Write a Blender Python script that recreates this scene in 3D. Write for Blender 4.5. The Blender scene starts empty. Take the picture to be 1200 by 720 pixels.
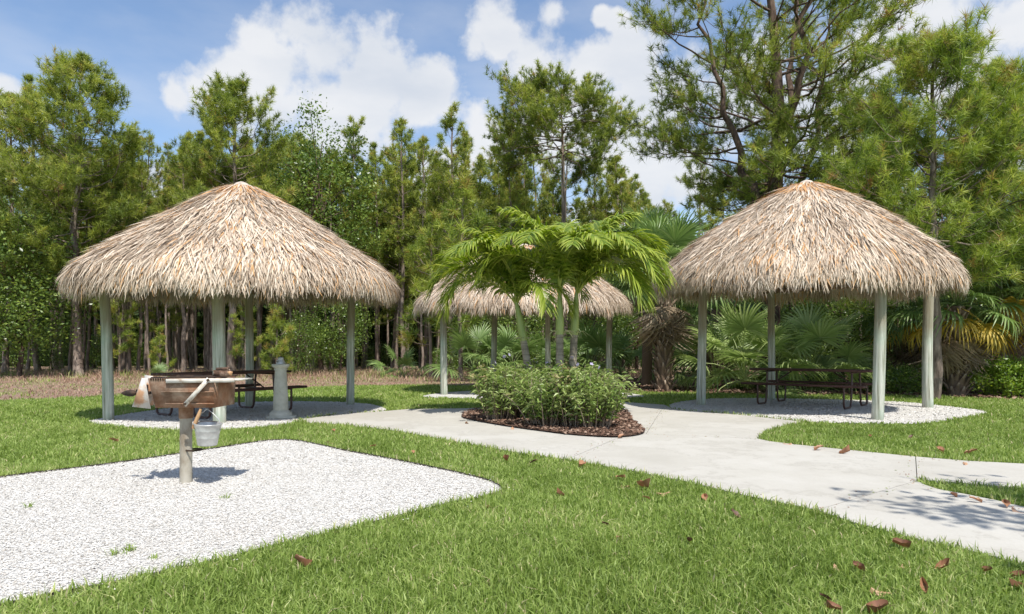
import bpy, math, random
import numpy as np
from mathutils import Vector, Euler

# ------------------------------------------------------------------ camera, world, sun
SC = bpy.context.scene
COL = SC.collection
F, HZ, EY = 760.0, 412.0, 1.15            # focal length in px of the 1200 px frame, horizon row, eye height
cam_d = bpy.data.cameras.new('camera')
cam_d.sensor_width = 36.0
cam_d.lens = 36.0 * F / 1200.0
cam_d.shift_y = (HZ - 360.0) / 1200.0
cam_d.clip_start, cam_d.clip_end = 0.05, 3000
cam = bpy.data.objects.new('camera', cam_d)
COL.objects.link(cam)
cam.location = (0, 0, EY)
cam.rotation_euler = (math.radians(90), 0, 0)
SC.camera = cam
SC.render.resolution_x, SC.render.resolution_y = 1024, 614
SC.view_settings.view_transform = 'Standard'
SC.view_settings.look = 'None'
SC.view_settings.exposure = 0.37
SC.view_settings.gamma = 1.0
SC.cycles.max_bounces = 6
SC.cycles.diffuse_bounces = 3
SC.cycles.transmission_bounces = 4
SC.cycles.use_denoising = True

SUN_EL = math.radians(60)
SUN_TO = Vector((0.40, -0.917, 0)).normalized()          # horizontal direction towards the sun
sun_d = bpy.data.lights.new('sun', 'SUN')
sun_d.energy = 4.6
sun_d.angle = math.radians(0.53)
sun_d.color = (1.0, 0.955, 0.88)
sun = bpy.data.objects.new('sun', sun_d)
COL.objects.link(sun)
tosun = Vector((SUN_TO.x * math.cos(SUN_EL), SUN_TO.y * math.cos(SUN_EL), math.sin(SUN_EL)))
sun.rotation_euler = tosun.to_track_quat('Z', 'Y').to_euler()
sun.location = tosun * 60

W = bpy.data.worlds.new('World')
SC.world = W
W.use_nodes = True
nt = W.node_tree
nt.nodes.clear()


def nd(t, typ, **kw):
    n = t.nodes.new(typ)
    for k, v in kw.items():
        setattr(n, k, v)
    return n


def mth(t, op, a, b=None, c=None, clamp=False):
    n = t.nodes.new('ShaderNodeMath')
    n.operation = op
    n.use_clamp = clamp
    for i, x in enumerate((a, b, c)):
        if x is None:
            continue
        if isinstance(x, (int, float)):
            n.inputs[i].default_value = x
        else:
            t.links.new(x, n.inputs[i])
    return n.outputs[0]


def ramp(t, fac, stops, interp='LINEAR'):
    r = t.nodes.new('ShaderNodeValToRGB')
    cr = r.color_ramp
    cr.interpolation = interp
    while len(cr.elements) > 1:
        cr.elements.remove(cr.elements[-1])
    cr.elements[0].position = stops[0][0]
    cr.elements[0].color = (*stops[0][1], 1)
    for p, c in stops[1:]:
        e = cr.elements.new(p)
        e.color = (*c, 1)
    if fac is not None:
        t.links.new(fac, r.inputs[0])
    return r.outputs[0]


def build_world():
    t = nt
    out = nd(t, 'ShaderNodeOutputWorld')
    sky = nd(t, 'ShaderNodeTexSky')
    sky.sky_type = 'NISHITA'
    sky.sun_disc = False
    sky.sun_elevation = SUN_EL
    sky.sun_rotation = math.atan2(SUN_TO.x, SUN_TO.y)
    sky.air_density = 1.0
    sky.dust_density = 0.6
    sky.ozone_density = 1.6
    bg = nd(t, 'ShaderNodeBackground')
    bg.inputs[1].default_value = 0.15
    t.links.new(sky.outputs[0], bg.inputs[0])
    tc = nd(t, 'ShaderNodeTexCoord')
    dirv = tc.outputs['Generated']
    # cumulus banks: centre directions (given as picture rows/columns of the view north) and angular radii
    blobs = [(375, 62, 62), (322, 68, 44), (440, 95, 62), (500, 122, 58), (250, 98, 34), (205, 112, 34), (232, 104, 38), (275, 92, 46), (400, 128, 90),
             (300, 120, 55), (560, 165, 48), (583, 45, 36), (625, 78, 50), (555, 52, 22), (690, 84, 44), (745, 82, 52), (790, 110, 60),
             (700, 140, 74), (755, 190, 76), (645, 150, 60), (740, 245, 60), (650, 12, 24), (722, 22, 17), (705, 18, 15), (1100, 15, 75),
             (1185, 32, 70), (1035, 62, 44), (1130, 85, 60), (950, 150, 80), (870, 120, 60), (-5, 118, 26), (185, 215, 30),
             (1000, 90, 50), (520, 200, 60), (10, 205, 40), (1190, 170, 60)]
    nz = nd(t, 'ShaderNodeTexNoise')
    nz.inputs['Scale'].default_value = 9.0
    nz.inputs['Detail'].default_value = 9.0
    nz.inputs['Roughness'].default_value = 0.58
    t.links.new(dirv, nz.inputs['Vector'])
    field = None
    for (x, y, r) in blobs:
        v = Vector(((x - 600) / F, 1.0, (HZ - y) / F)).normalized()
        ang = r / F * v.y * 1.13
        dn = nd(t, 'ShaderNodeVectorMath', operation='DISTANCE')
        t.links.new(dirv, dn.inputs[0])
        dn.inputs[1].default_value = v
        m = mth(t, 'MULTIPLY_ADD', dn.outputs['Value'], -1.0 / ang, 1.0, clamp=False)
        field = m if field is None else mth(t, 'SMOOTH_MAX', field, m, 0.15)
    # the rest of the sky: scattered cumulus from low-frequency noise, away from the mapped view
    n2 = nd(t, 'ShaderNodeTexNoise')
    n2.inputs['Scale'].default_value = 2.3
    n2.inputs['Detail'].default_value = 3.0
    t.links.new(dirv, n2.inputs['Vector'])
    sep = nd(t, 'ShaderNodeSeparateXYZ')
    t.links.new(dirv, sep.inputs[0])
    away = mth(t, 'MULTIPLY_ADD', sep.outputs['Y'], -5.0, 2.8, clamp=True)
    far = mth(t, 'MULTIPLY_ADD', n2.outputs[0], 5.0, -2.9)
    far = mth(t, 'ADD', far, mth(t, 'MULTIPLY_ADD', away, 3.0, -3.0))
    field = mth(t, 'MAXIMUM', field, far)
    field = mth(t, 'MAXIMUM', field, -1.2)
    dens = mth(t, 'ADD', field, mth(t, 'MULTIPLY_ADD', nz.outputs[0], 3.0, -1.52))
    dens = mth(t, 'MULTIPLY_ADD', dens, 1.8, 0.05, clamp=True)
    mr = nd(t, 'ShaderNodeMapRange')
    mr.interpolation_type = 'SMOOTHSTEP'
    t.links.new(dens, mr.inputs[0])
    mr.inputs[4].default_value = 0.93
    # thin high haze veil brightening the low sky a little
    n3 = nd(t, 'ShaderNodeTexNoise')
    n3.inputs['Scale'].default_value = 5.0
    n3.inputs['Detail'].default_value = 6.0
    mp = nd(t, 'ShaderNodeMapping')
    mp.inputs['Scale'].default_value = (1, 1, 2.6)
    t.links.new(dirv, mp.inputs[0])
    t.links.new(mp.outputs[0], n3.inputs['Vector'])
    veil = mth(t, 'MULTIPLY_ADD', n3.outputs[0], 0.9, -0.36, clamp=True)
    fac = mth(t, 'MAXIMUM', mr.outputs[0], veil)
    shade = ramp(t, n3.outputs[0], [(0.3, (0.72, 0.77, 0.85)), (0.62, (0.93, 0.94, 0.96))])
    cb = nd(t, 'ShaderNodeBackground')
    t.links.new(shade, cb.inputs[0])
    cb.inputs[1].default_value = 0.74
    mix = nd(t, 'ShaderNodeMixShader')
    t.links.new(fac, mix.inputs[0])
    t.links.new(bg.outputs[0], mix.inputs[1])
    t.links.new(cb.outputs[0], mix.inputs[2])
    t.links.new(mix.outputs[0], out.inputs[0])


build_world()

# ------------------------------------------------------------------ helpers
PI = math.pi
rng = np.random.default_rng(7)
random.seed(7)


def gp(px, py, z=0.0):
    d = F * (EY - z) / (py - HZ)
    return ((px - 600) / F * d, d)


def ax(px, d):
    return (px - 600) / F * d


def hz(py, d):
    return EY + (HZ - py) / F * d


class MB:
    def __init__(s):
        s.v, s.f, s.t, s.n = [], [], [], 0

    def add(s, v, f, tint=0.5):
        v = np.asarray(v, float).reshape(-1, 3)
        f = np.asarray(f, int)
        s.v.append(v)
        s.f.append(f + s.n)
        t = np.empty(len(v))
        t[:] = tint
        s.t.append(t)
        s.n += len(v)
        return s

    def box(s, c, size, rot=None, tint=0.5):
        a = np.array([[x, y, z] for x in (-.5, .5) for y in (-.5, .5) for z in (-.5, .5)]) * np.array(size)
        if rot is not None:
            a = a @ np.array(Euler(rot).to_matrix()).T
        q = [(0, 1, 3, 2), (4, 6, 7, 5), (0, 4, 5, 1), (2, 3, 7, 6), (0, 2, 6, 4), (1, 5, 7, 3)]
        return s.add(a + np.array(c), q, tint)

    def tube(s, pts, rad, sides=8, cap=True, tint=0.5):
        P = np.asarray(pts, float)
        n = len(P)
        R = np.empty(n)
        R[:] = rad
        T = np.gradient(P, axis=0)
        T /= np.linalg.norm(T, axis=1)[:, None] + 1e-9
        ref = np.array([0, 0, 1.0]) if abs(T[0][2]) < 0.9 else np.array([1.0, 0, 0])
        a = np.arange(sides) * 2 * PI / sides
        V = []
        U = np.cross(T[0], ref)
        for i in range(n):
            U = U - T[i] * np.dot(U, T[i])
            U /= np.linalg.norm(U) + 1e-9
            B = np.cross(T[i], U)
            V.append(P[i] + R[i] * (np.cos(a)[:, None] * U + np.sin(a)[:, None] * B))
        V = np.concatenate(V)
        i = np.arange(n - 1)[:, None] * sides
        j = np.arange(sides)[None]
        j2 = (j + 1) % sides
        Q = np.stack([i + j, i + j2, i + sides + j2, i + sides + j], -1).reshape(-1, 4)
        s.add(V, Q, tint)
        if cap:
            for e, k in ((0, 0), (1, (n - 1) * sides)):
                base = s.n
                V2 = np.vstack([V[k:k + sides], P[0] if e == 0 else P[-1]])
                tri = [(jj, (jj + 1) % sides, sides) if e else ((jj + 1) % sides, jj, sides) for jj in range(sides)]
                s.add(V2, tri, tint)
        return s

    def lathe(s, prof, sides=24, c=(0, 0, 0), tint=0.5):
        a = np.arange(sides) * 2 * PI / sides
        V = np.concatenate([np.stack([c[0] + max(r, 1e-4) * np.cos(a), c[1] + max(r, 1e-4) * np.sin(a), np.full(sides, c[2] + z)], 1) for r, z in prof])
        i = np.arange(len(prof) - 1)[:, None] * sides
        j = np.arange(sides)[None]
        j2 = (j + 1) % sides
        return s.add(V, np.stack([i + j, i + j2, i + sides + j2, i + sides + j], -1).reshape(-1, 4), tint)

    def mesh(s, name, mat, smooth=False):
        me = bpy.data.meshes.new(name)
        V = np.concatenate(s.v)
        me.vertices.add(len(V))
        me.vertices.foreach_set('co', V.astype(np.float32).ravel())
        lens = np.concatenate([np.full(len(f), f.shape[1]) for f in s.f])
        loops = np.concatenate([f.ravel() for f in s.f])
        me.loops.add(len(loops))
        me.loops.foreach_set('vertex_index', loops.astype(np.int32))
        me.polygons.add(len(lens))
        st = np.concatenate([[0], np.cumsum(lens)[:-1]])
        me.polygons.foreach_set('loop_start', st.astype(np.int32))
        me.update(calc_edges=True)
        at = me.attributes.new('tint', 'FLOAT', 'POINT')
        at.data.foreach_set('value', np.concatenate(s.t).astype(np.float32))
        me.materials.append(mat)
        if smooth:
            me.polygons.foreach_set('use_smooth', np.ones(len(lens), bool))
        return me


def link(name, me, parent=None, loc=(0, 0, 0), rot=(0, 0, 0), scale=(1, 1, 1), **props):
    o = bpy.data.objects.new(name, me)
    COL.objects.link(o)
    o.location, o.rotation_euler, o.scale = loc, rot, scale
    if parent is not None:
        o.parent = parent
    for k, v in props.items():
        if v is not None:
            o[k] = v
    return o


def thing(name, label, category, loc=(0, 0, 0), rz=0.0, group=None, scale=1.0):
    return link(name, None, None, loc, (0, 0, rz), (scale,) * 3, label=label, category=category, group=group)


def dup(o, loc, rz=0.0, label=None, group=None, scale=1.0):
    c = o.copy()
    COL.objects.link(c)
    c.location, c.rotation_euler, c.scale = loc, (0, 0, rz), (scale,) * 3
    if label:
        c['label'] = label
    if group:
        c['group'] = group
    for ch in list(o.children):
        k = ch.copy()
        COL.objects.link(k)
        k.parent = c
        for g in list(ch.children):
            m = g.copy()
            COL.objects.link(m)
            m.parent = k
    return c


def unit(v):
    return v / (np.linalg.norm(v, axis=-1, keepdims=True) + 1e-9)


# ------------------------------------------------------------------ materials
def mat(name, colfn, rough=0.8, bump=None, trans=0.0, spec=0.3, metal=0.0, bdist=0.02, bstr=0.6):
    m = bpy.data.materials.new(name)
    m.use_nodes = True
    t = m.node_tree
    b = t.nodes['Principled BSDF']
    out = t.nodes['Material Output']
    b.inputs['Roughness'].default_value = rough
    b.inputs['Metallic'].default_value = metal
    b.inputs['Specular IOR Level'].default_value = spec
    c = colfn(t)
    if isinstance(c, tuple):
        b.inputs['Base Color'].default_value = (*c, 1)
    else:
        t.links.new(c, b.inputs['Base Color'])
    if bump:
        h = bump(t)
        bn = nd(t, 'ShaderNodeBump')
        bn.inputs['Strength'].default_value = bstr
        bn.inputs['Distance'].default_value = bdist
        t.links.new(h, bn.inputs['Height'])
        t.links.new(bn.outputs[0], b.inputs['Normal'])
    if trans > 0:
        tr = nd(t, 'ShaderNodeBsdfTranslucent')
        if isinstance(c, tuple):
            tr.inputs[0].default_value = (*c, 1)
        else:
            hs = nd(t, 'ShaderNodeHueSaturation')
            hs.inputs['Value'].default_value = 1.5
            hs.inputs['Saturation'].default_value = 1.1
            t.links.new(c, hs.inputs['Color'])
            t.links.new(hs.outputs[0], tr.inputs[0])
        mx = nd(t, 'ShaderNodeMixShader')
        mx.inputs[0].default_value = trans
        t.links.new(b.outputs[0], mx.inputs[1])
        t.links.new(tr.outputs[0], mx.inputs[2])
        t.links.new(mx.outputs[0], out.inputs[0])
    return m


def noise(t, scale, detail=5, rough=0.55, vec=None, sc=None, coord='Object'):
    n = nd(t, 'ShaderNodeTexNoise')
    n.inputs['Scale'].default_value = scale
    n.inputs['Detail'].default_value = detail
    n.inputs['Roughness'].default_value = rough
    if coord == 'World':
        src = nd(t, 'ShaderNodeNewGeometry').outputs['Position']
    else:
        src = nd(t, 'ShaderNodeTexCoord').outputs[coord]
    if sc:
        mp = nd(t, 'ShaderNodeMapping')
        mp.inputs['Scale'].default_value = sc
        t.links.new(src, mp.inputs[0])
        src = mp.outputs[0]
    t.links.new(src, n.inputs['Vector'])
    return n.outputs[0]


def tint(t):
    a = nd(t, 'ShaderNodeAttribute')
    a.attribute_name = 'tint'
    return a.outputs['Fac']


def mixc(t, fac, a, b, mode='MIX'):
    n = nd(t, 'ShaderNodeMix', data_type='RGBA', blend_type=mode)
    for i, x in ((0, fac), (6, a), (7, b)):
        if isinstance(x, tuple):
            n.inputs[i].default_value = (*x, 1)
        elif isinstance(x, (int, float)):
            n.inputs[i].default_value = x
        else:
            t.links.new(x, n.inputs[i])
    return n.outputs[2]


def leafmat(name, stops, trans=0.3, rough=0.5, spec=0.35, wn=0.0):
    def col(t):
        f = tint(t)
        return ramp(t, f, stops)
    return mat(name, col, rough, None, trans, spec)


M = {}
M['grass'] = leafmat('grass_blade', [(0, (.12, .17, .03)), (.35, (.225, .315, .065)), (.7, (.355, .44, .13)), (.92, (.52, .52, .23)), (1, (.6, .5, .32))], .35, .5)
M['dry'] = leafmat('dry_grass', [(0, (.24, .14, .10)), (.45, (.38, .25, .18)), (.7, (.46, .34, .24)), (.8, (.2, .25, .07)), (1, (.26, .32, .08))], .15, .8)
M['needle'] = leafmat('pine_needle', [(0, (.06, .095, .018)), (.45, (.19, .245, .04)), (.8, (.37, .41, .08)), (.965, (.46, .46, .11)), (1, (.34, .18, .08))], .34, .5)
M['needle_near'] = leafmat('pine_needle_fresh', [(0, (.06, .10, .018)), (.45, (.19, .265, .04)), (.85, (.42, .47, .09)), (1, (.34, .2, .08))], .3, .45)
M['leaf'] = leafmat('broad_leaf', [(0, (.045, .085, .018)), (.5, (.12, .19, .035)), (1, (.27, .35, .07))], .28, .35, .5)
M['leaf_bright'] = leafmat('bright_leaf', [(0, (.09, .17, .02)), (.5, (.19, .30, .035)), (1, (.34, .42, .06))], .3, .4, .5)
M['ruellia'] = leafmat('shrub_leaf', [(0, (.07, .125, .03)), (.45, (.22, .31, .08)), (.85, (.36, .42, .16)), (1, (.40, .32, .18))], .25, .4, .5)
M['palm'] = leafmat('palm_leaflet', [(0, (.06, .115, .014)), (.45, (.18, .26, .026)), (1, (.52, .55, .12))], .32, .33, .6)
M['fan'] = leafmat('fan_leaf', [(0, (.07, .13, .035)), (.5, (.16, .25, .07)), (1, (.33, .41, .16))], .28, .4, .5)
M['fan_light'] = leafmat('light_fan_leaf', [(0, (.14, .21, .06)), (.5, (.28, .37, .12)), (1, (.52, .58, .28))], .36, .4, .5)
M['fan_yellow'] = leafmat('yellow_fan_leaf', [(0, (.28, .22, .03)), (.5, (.52, .36, .05)), (1, (.5, .42, .12))], .3, .5)
M['fan_dead'] = leafmat('dead_fan_leaf', [(0, (.15, .11, .075)), (.5, (.30, .23, .16)), (1, (.44, .38, .3))], .12, .85, .1)
M['far'] = leafmat('far_leaf', [(0, (.02, .045, .012)), (.6, (.06, .10, .02)), (1, (.11, .15, .03))], .2, .7)
M['thatch'] = leafmat('thatch_blade', [(0, (.20, .145, .10)), (.2, (.38, .295, .22)), (.55, (.59, .485, .38)), (.9, (.78, .69, .58)), (1, (.62, .36, .17))], .12, .75, .2)
M['flower'] = leafmat('petal', [(0, (.42, .36, .58)), (1, (.58, .52, .72))], .3, .6)


def bark_col(c1, c2, c3=None, sc=(9, 9, 2.2)):
    def f(t):
        a = noise(t, 1.0, 6, .65, sc=sc)
        s = [(.34, c1), (.55, c2)]
        if c3:
            s.append((.72, c3))
        return ramp(t, a, s)
    return f


M['bark'] = mat('pine_bark', bark_col((.10, .075, .06), (.26, .205, .17), (.40, .34, .29)), .95,
                lambda t: noise(t, 1, 5, .6, sc=(14, 14, 3)), bdist=.05, spec=.1)
M['bark_dark'] = mat('dark_bark', bark_col((.05, .035, .028), (.13, .09, .07), (.22, .16, .12)), .95,
                     lambda t: noise(t, 1, 5, .6, sc=(12, 12, 3)), bdist=.06, spec=.1)
M['boots'] = mat('palm_boot', lambda t: ramp(t, tint(t), [(0, (.12, .08, .055)), (.5, (.27, .2, .145)), (1, (.4, .33, .26))]), .9)
M['twig'] = mat('dry_stem', lambda t: ramp(t, tint(t), [(0, (.16, .11, .07)), (1, (.36, .29, .22))]), .9)


def post_col(t):
    a = noise(t, 1.0, 6, .6, sc=(26, 26, 1.3))
    base = ramp(t, a, [(.32, (.12, .11, .08)), (.43, (.33, .34, .27)), (.54, (.47, .48, .41)), (.64, (.62, .62, .55))])
    b = noise(t, 2.2, 4, .6, sc=(1, 1, .6))
    green = mixc(t, ramp(t, b, [(.45, (0, 0, 0)), (.62, (.55, .55, .55))]), base, (.29, .42, .335))
    z = nd(t, 'ShaderNodeSeparateXYZ')
    t.links.new(nd(t, 'ShaderNodeTexCoord').outputs['Object'], z.inputs[0])
    eave_shade = mth(t, 'MULTIPLY_ADD', mth(t, 'ADD', z.outputs[2], mth(t, 'MULTIPLY', b, 1.2)), 3.0, -5.9, clamp=True)
    g2 = mixc(t, mth(t, 'MULTIPLY', eave_shade, .6), green, (.24, .17, .11))  # brown on the upper post: shade under the eave painted into the colour
    lo = mth(t, 'MULTIPLY_ADD', z.outputs[2], -7.0, 1.0, clamp=True)
    return mixc(t, mth(t, 'MULTIPLY', lo, .5), g2, (.22, .19, .14))


M['post'] = mat('weathered_shaded_post', post_col, .85, lambda t: noise(t, 1, 4, .6, sc=(60, 60, 2)), bdist=.01)
M['beam'] = mat('hut_beam', bark_col((.12, .08, .05), (.26, .18, .12), None, (20, 20, 20)), .9)
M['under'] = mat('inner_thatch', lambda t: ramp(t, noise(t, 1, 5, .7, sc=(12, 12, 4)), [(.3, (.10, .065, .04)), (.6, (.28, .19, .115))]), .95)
M['cap'] = mat('roof_cap', bark_col((.34, .28, .23), (.54, .47, .40), None, (12, 12, 12)), .8)


def conc_col(t):
    a = noise(t, 1.1, 7, .62, coord='World')
    b = noise(t, 60, 3, .6, coord='World')
    c = ramp(t, a, [(.3, (.385, .365, .32)), (.5, (.44, .42, .375)), (.72, (.48, .462, .42))])
    c = mixc(t, ramp(t, b, [(.42, (0, 0, 0)), (.75, (.25, .25, .25))]), c, (.33, .31, .28))
    v = nd(t, 'ShaderNodeTexVoronoi')
    v.inputs['Scale'].default_value = 2.6
    t.links.new(nd(t, 'ShaderNodeNewGeometry').outputs['Position'], v.inputs['Vector'])
    c = mixc(t, ramp(t, noise(t, .55, 8, .7, coord='World'), [(.485, (0, 0, 0)), (.5, (.22, .22, .22)), (.515, (0, 0, 0))]), c, (.2, .18, .15))
    c = mixc(t, ramp(t, noise(t, 3.5, 6, .7, coord='World'), [(.52, (0, 0, 0)), (.75, (.2, .2, .2))]), c, (.30, .27, .22))
    sp = ramp(t, v.outputs['Distance'], [(.0, (.6, .6, .6)), (.035, (0, 0, 0))])
    return mixc(t, sp, c, (.13, .11, .09))


M['concrete'] = mat('concrete', conc_col, .85, lambda t: noise(t, 90, 4, .6, coord='World'), bdist=.004, bstr=.35)


def shell_col(t):
    v = nd(t, 'ShaderNodeTexVoronoi')
    v.inputs['Scale'].default_value = 55
    v.inputs['Randomness'].default_value = 1
    t.links.new(nd(t, 'ShaderNodeNewGeometry').outputs['Position'], v.inputs['Vector'])
    s = nd(t, 'ShaderNodeSeparateColor')
    t.links.new(v.outputs['Color'], s.inputs[0])
    c = ramp(t, s.outputs[0], [(0, (.34, .31, .27)), (.14, (.52, .50, .46)), (.5, (.58, .565, .535)), (1, (.65, .64, .61))])
    n = noise(t, .9, 5, .6, coord='World')
    return mixc(t, ramp(t, n, [(.5, (0, 0, 0)), (.8, (.4, .4, .4))]), c, (.5, .44, .37))


def shell_bump(t):
    v = nd(t, 'ShaderNodeTexVoronoi')
    v.inputs['Scale'].default_value = 55
    t.links.new(nd(t, 'ShaderNodeNewGeometry').outputs['Position'], v.inputs['Vector'])
    return mth(t, 'ADD', v.outputs['Distance'], noise(t, 20, 4, .6, coord='World'))


M['shell'] = mat('crushed_shell', shell_col, .8, shell_bump, bdist=.02, bstr=.8)
M['chip'] = mat('shell_chip', lambda t: ramp(t, tint(t), [(0, (.22, .19, .155)), (.09, (.44, .40, .35)), (.38, (.54, .52, .48)), (1, (.66, .64, .605))]), .7)
M['mulch'] = mat('mulch', lambda t: ramp(t, noise(t, 34, 5, .7, coord='World'), [(.35, (.055, .028, .018)), (.55, (.15, .085, .058)), (.7, (.28, .19, .14))]), .95,
                 lambda t: noise(t, 45, 4, .7, coord='World'), bdist=.05, bstr=1)
M['bark_chip'] = mat('mulch_chip', lambda t: ramp(t, tint(t), [(0, (.05, .027, .018)), (.6, (.16, .09, .06)), (1, (.34, .24, .18))]), .9)


def soil_col(t):
    a = noise(t, 26, 6, .7, coord='World')
    b = noise(t, .5, 4, .6, coord='World')
    g = ramp(t, a, [(.3, (.085, .118, .03)), (.5, (.195, .255, .07)), (.7, (.36, .38, .15))])
    return mixc(t, ramp(t, b, [(.5, (0, 0, 0)), (.75, (.35, .35, .35))]), g, (.2, .19, .08))


M['lawn'] = mat('lawn_soil', soil_col, .95, lambda t: noise(t, 60, 4, .7, coord='World'), bdist=.03, bstr=1)


def rough_col(t):
    a = noise(t, 14, 6, .7, coord='World')
    b = noise(t, .45, 5, .6, coord='World')
    g = ramp(t, a, [(.3, (.17, .10, .075)), (.55, (.36, .24, .18)), (.75, (.46, .35, .27))])
    return mixc(t, ramp(t, b, [(.46, (0, 0, 0)), (.62, (.75, .75, .75))]), g, mixc(t, a, (.13, .16, .05), (.30, .32, .12)))


M['rough'] = mat('rough_ground', rough_col, .95, lambda t: noise(t, 18, 4, .7, coord='World'), bdist=.08, bstr=1)
M['straw'] = mat('pine_straw', lambda t: mixc(t, ramp(t, noise(t, .8, 4, .6, coord='World'), [(.45, (0, 0, 0)), (.7, (.6, .6, .6))]),
                 ramp(t, noise(t, 22, 6, .75, coord='World'), [(.32, (.06, .03, .018)), (.55, (.23, .115, .07)), (.75, (.36, .22, .15))]), (.16, .14, .08)), .95,
                 lambda t: noise(t, 24, 4, .7, coord='World'), bdist=.06, bstr=1)
M['steel_brown'] = mat('brown_coated_steel', lambda t: (.075, .035, .028), .45, spec=.5)
M['plank'] = mat('brown_plank', bark_col((.05, .022, .018), (.10, .048, .036), None, (3, 40, 3)), .6)


def rust_col(t):
    a = noise(t, 9, 7, .68)
    b = noise(t, 3.2, 4, .6)
    r = ramp(t, a, [(.3, (.10, .055, .035)), (.46, (.21, .13, .085)), (.6, (.32, .235, .17)), (.75, (.42, .35, .28))])
    return mixc(t, ramp(t, b, [(.42, (0, 0, 0)), (.6, (.5, .5, .5))]), r, (.30, .12, .05))


M['rust'] = mat('rusty_steel', rust_col, .75, lambda t: noise(t, 50, 4, .6), metal=.25, bdist=.004)
M['pale_rust'] = mat('pale_rusty_steel', lambda t: ramp(t, noise(t, 5, 6, .66), [(.38, (.55, .54, .52)), (.52, (.5, .46, .41)), (.6, (.46, .27, .16)), (.75, (.36, .17, .09))]), .6, metal=.2)
M['galv'] = mat('galvanised_metal', lambda t: ramp(t, noise(t, 11, 5, .6), [(.35, (.40, .40, .39)), (.65, (.60, .60, .58))]), .42, metal=.55, spec=.5)
M['grill_post'] = mat('painted_post', lambda t: ramp(t, noise(t, 7, 6, .65, sc=(1, 1, .5)), [(.35, (.23, .19, .14)), (.5, (.36, .33, .27)), (.7, (.45, .42, .36))]), .8)
M['cream'] = mat('cream_painted_steel', lambda t: ramp(t, noise(t, 12, 6, .65), [(.32, (.34, .24, .17)), (.45, (.55, .51, .44)), (.65, (.66, .63, .57))]), .6)
M['iron'] = mat('black_iron', lambda t: ramp(t, noise(t, 20, 4), [(.4, (.03, .022, .018)), (.7, (.09, .055, .035))]), .7, metal=.3)
M['wood_handle'] = mat('wooden_handle', lambda t: ramp(t, noise(t, 3, 5, sc=(12, 12, 1)), [(.35, (.28, .14, .06)), (.65, (.52, .32, .17))]), .6)
M['brick'] = mat('old_brick', lambda t: ramp(t, noise(t, 14, 6, .7), [(.35, (.04, .028, .022)), (.55, (.13, .075, .05)), (.7, (.3, .24, .19))]), .95,
                 lambda t: noise(t, 40, 4), bdist=.01)
M['fountain'] = mat('cast_stone', lambda t: ramp(t, noise(t, 6, 7, .65), [(.3, (.33, .32, .26)), (.5, (.43, .42, .36)), (.7, (.52, .51, .45))]), .85,
                    lambda t: noise(t, 80, 4), bdist=.003)
M['dead'] = leafmat('fallen_leaf', [(0, (.075, .04, .028)), (.4, (.26, .115, .06)), (.75, (.42, .22, .12)), (1, (.55, .38, .26))], .12, .55, .5)
M['edging'] = mat('black_edging', lambda t: (.035, .03, .022), .8)

# ------------------------------------------------------------------ ground outlines (picture points carried to the ground)
PIT = [gp(*p) for p in [(-420, 640), (-200, 592), (0, 561), (67, 553), (133, 545), (220, 532), (290, 521), (318, 517), (345, 517), (372, 522), (400, 529), (445, 537), (490, 546),
                        (533, 555), (570, 564), (586, 571), (590, 577), (580, 582), (520, 594), (467, 608), (400, 625), (325, 643), (250, 662), (150, 684), (67, 700), (0, 714), (-120, 745), (-420, 810)]]
LEFT_PAD = [gp(*p) for p in [(96, 496), (150, 502), (213, 506.5), (267, 504.5), (333, 500), (352, 493), (400, 486), (440, 484), (456, 482.5), (447, 477), (430, 474), (400, 472),
                             (340, 471), (260, 473), (180, 481), (120, 491)]]
RIGHT_PAD = [gp(*p) for p in [(783, 475.5), (786, 479.3), (800, 482), (831, 484.5), (876, 488.5), (943, 496), (1033, 498), (1093, 497.5), (1120, 491.5), (1168, 484.5), (1117, 477.5),
                              (1060, 472), (1000, 469.5), (900, 467.5), (850, 467.5), (818, 469), (795, 472)]]
BACK_PAD = [gp(*p) for p in [(484, 466.5), (560, 468), (650, 469), (757, 467), (752, 463), (700, 458), (620, 456), (560, 458), (515, 461)]]
BED = [gp(*p) for p in [(535, 490.5), (560, 496.5), (600, 503.5), (640, 509), (667, 512.5), (700, 515), (725, 515.8), (748, 513.5), (758, 509.5), (750, 503), (742, 496), (738, 487),
                        (725, 479), (690, 475.5), (640, 475), (590, 477), (556, 482.5)]]
# slabs of the walk, joints between them
SLABS = [
    [(349, 494), (400, 486.5), (440, 484.6), (458, 482.8), (480, 481), (560, 480), (640, 474), (700, 470), (740, 473.2), (779, 476), (757, 511.2), (720, 517.5), (664, 541.5), (600, 532), (533, 520), (467, 507.5), (400, 499.5), (360, 497)],
    [(779, 476), (787, 480), (800, 482.4), (831, 484.9), (876, 488.9), (943, 496.4), (910, 503.5), (896, 509), (888, 516.5), (757, 511.2)],
    [(757, 511.2), (888, 516.5), (905, 520), (933, 523.5), (1000, 530.5), (1073, 538), (1075, 567), (957, 602), (867, 583), (800, 567), (735, 554), (664, 541.5), (720, 517.5)],
    [(1073, 538), (1133, 543), (1200, 546.5), (1300, 552), (1500, 563), (1500, 596), (1300, 585), (1200, 575.5), (1130, 570), (1080, 566.5), (1075, 567)],
    [(1075, 567), (1085, 572), (1100, 577), (1135, 583.5), (1167, 590), (1200, 598), (1300, 622), (1500, 690), (1500, 800), (1300, 705), (1200, 667), (1133, 650), (1067, 635), (1000, 617), (957, 602)],
]
SLABS = [[gp(*p) for p in s] for s in SLABS]


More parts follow.
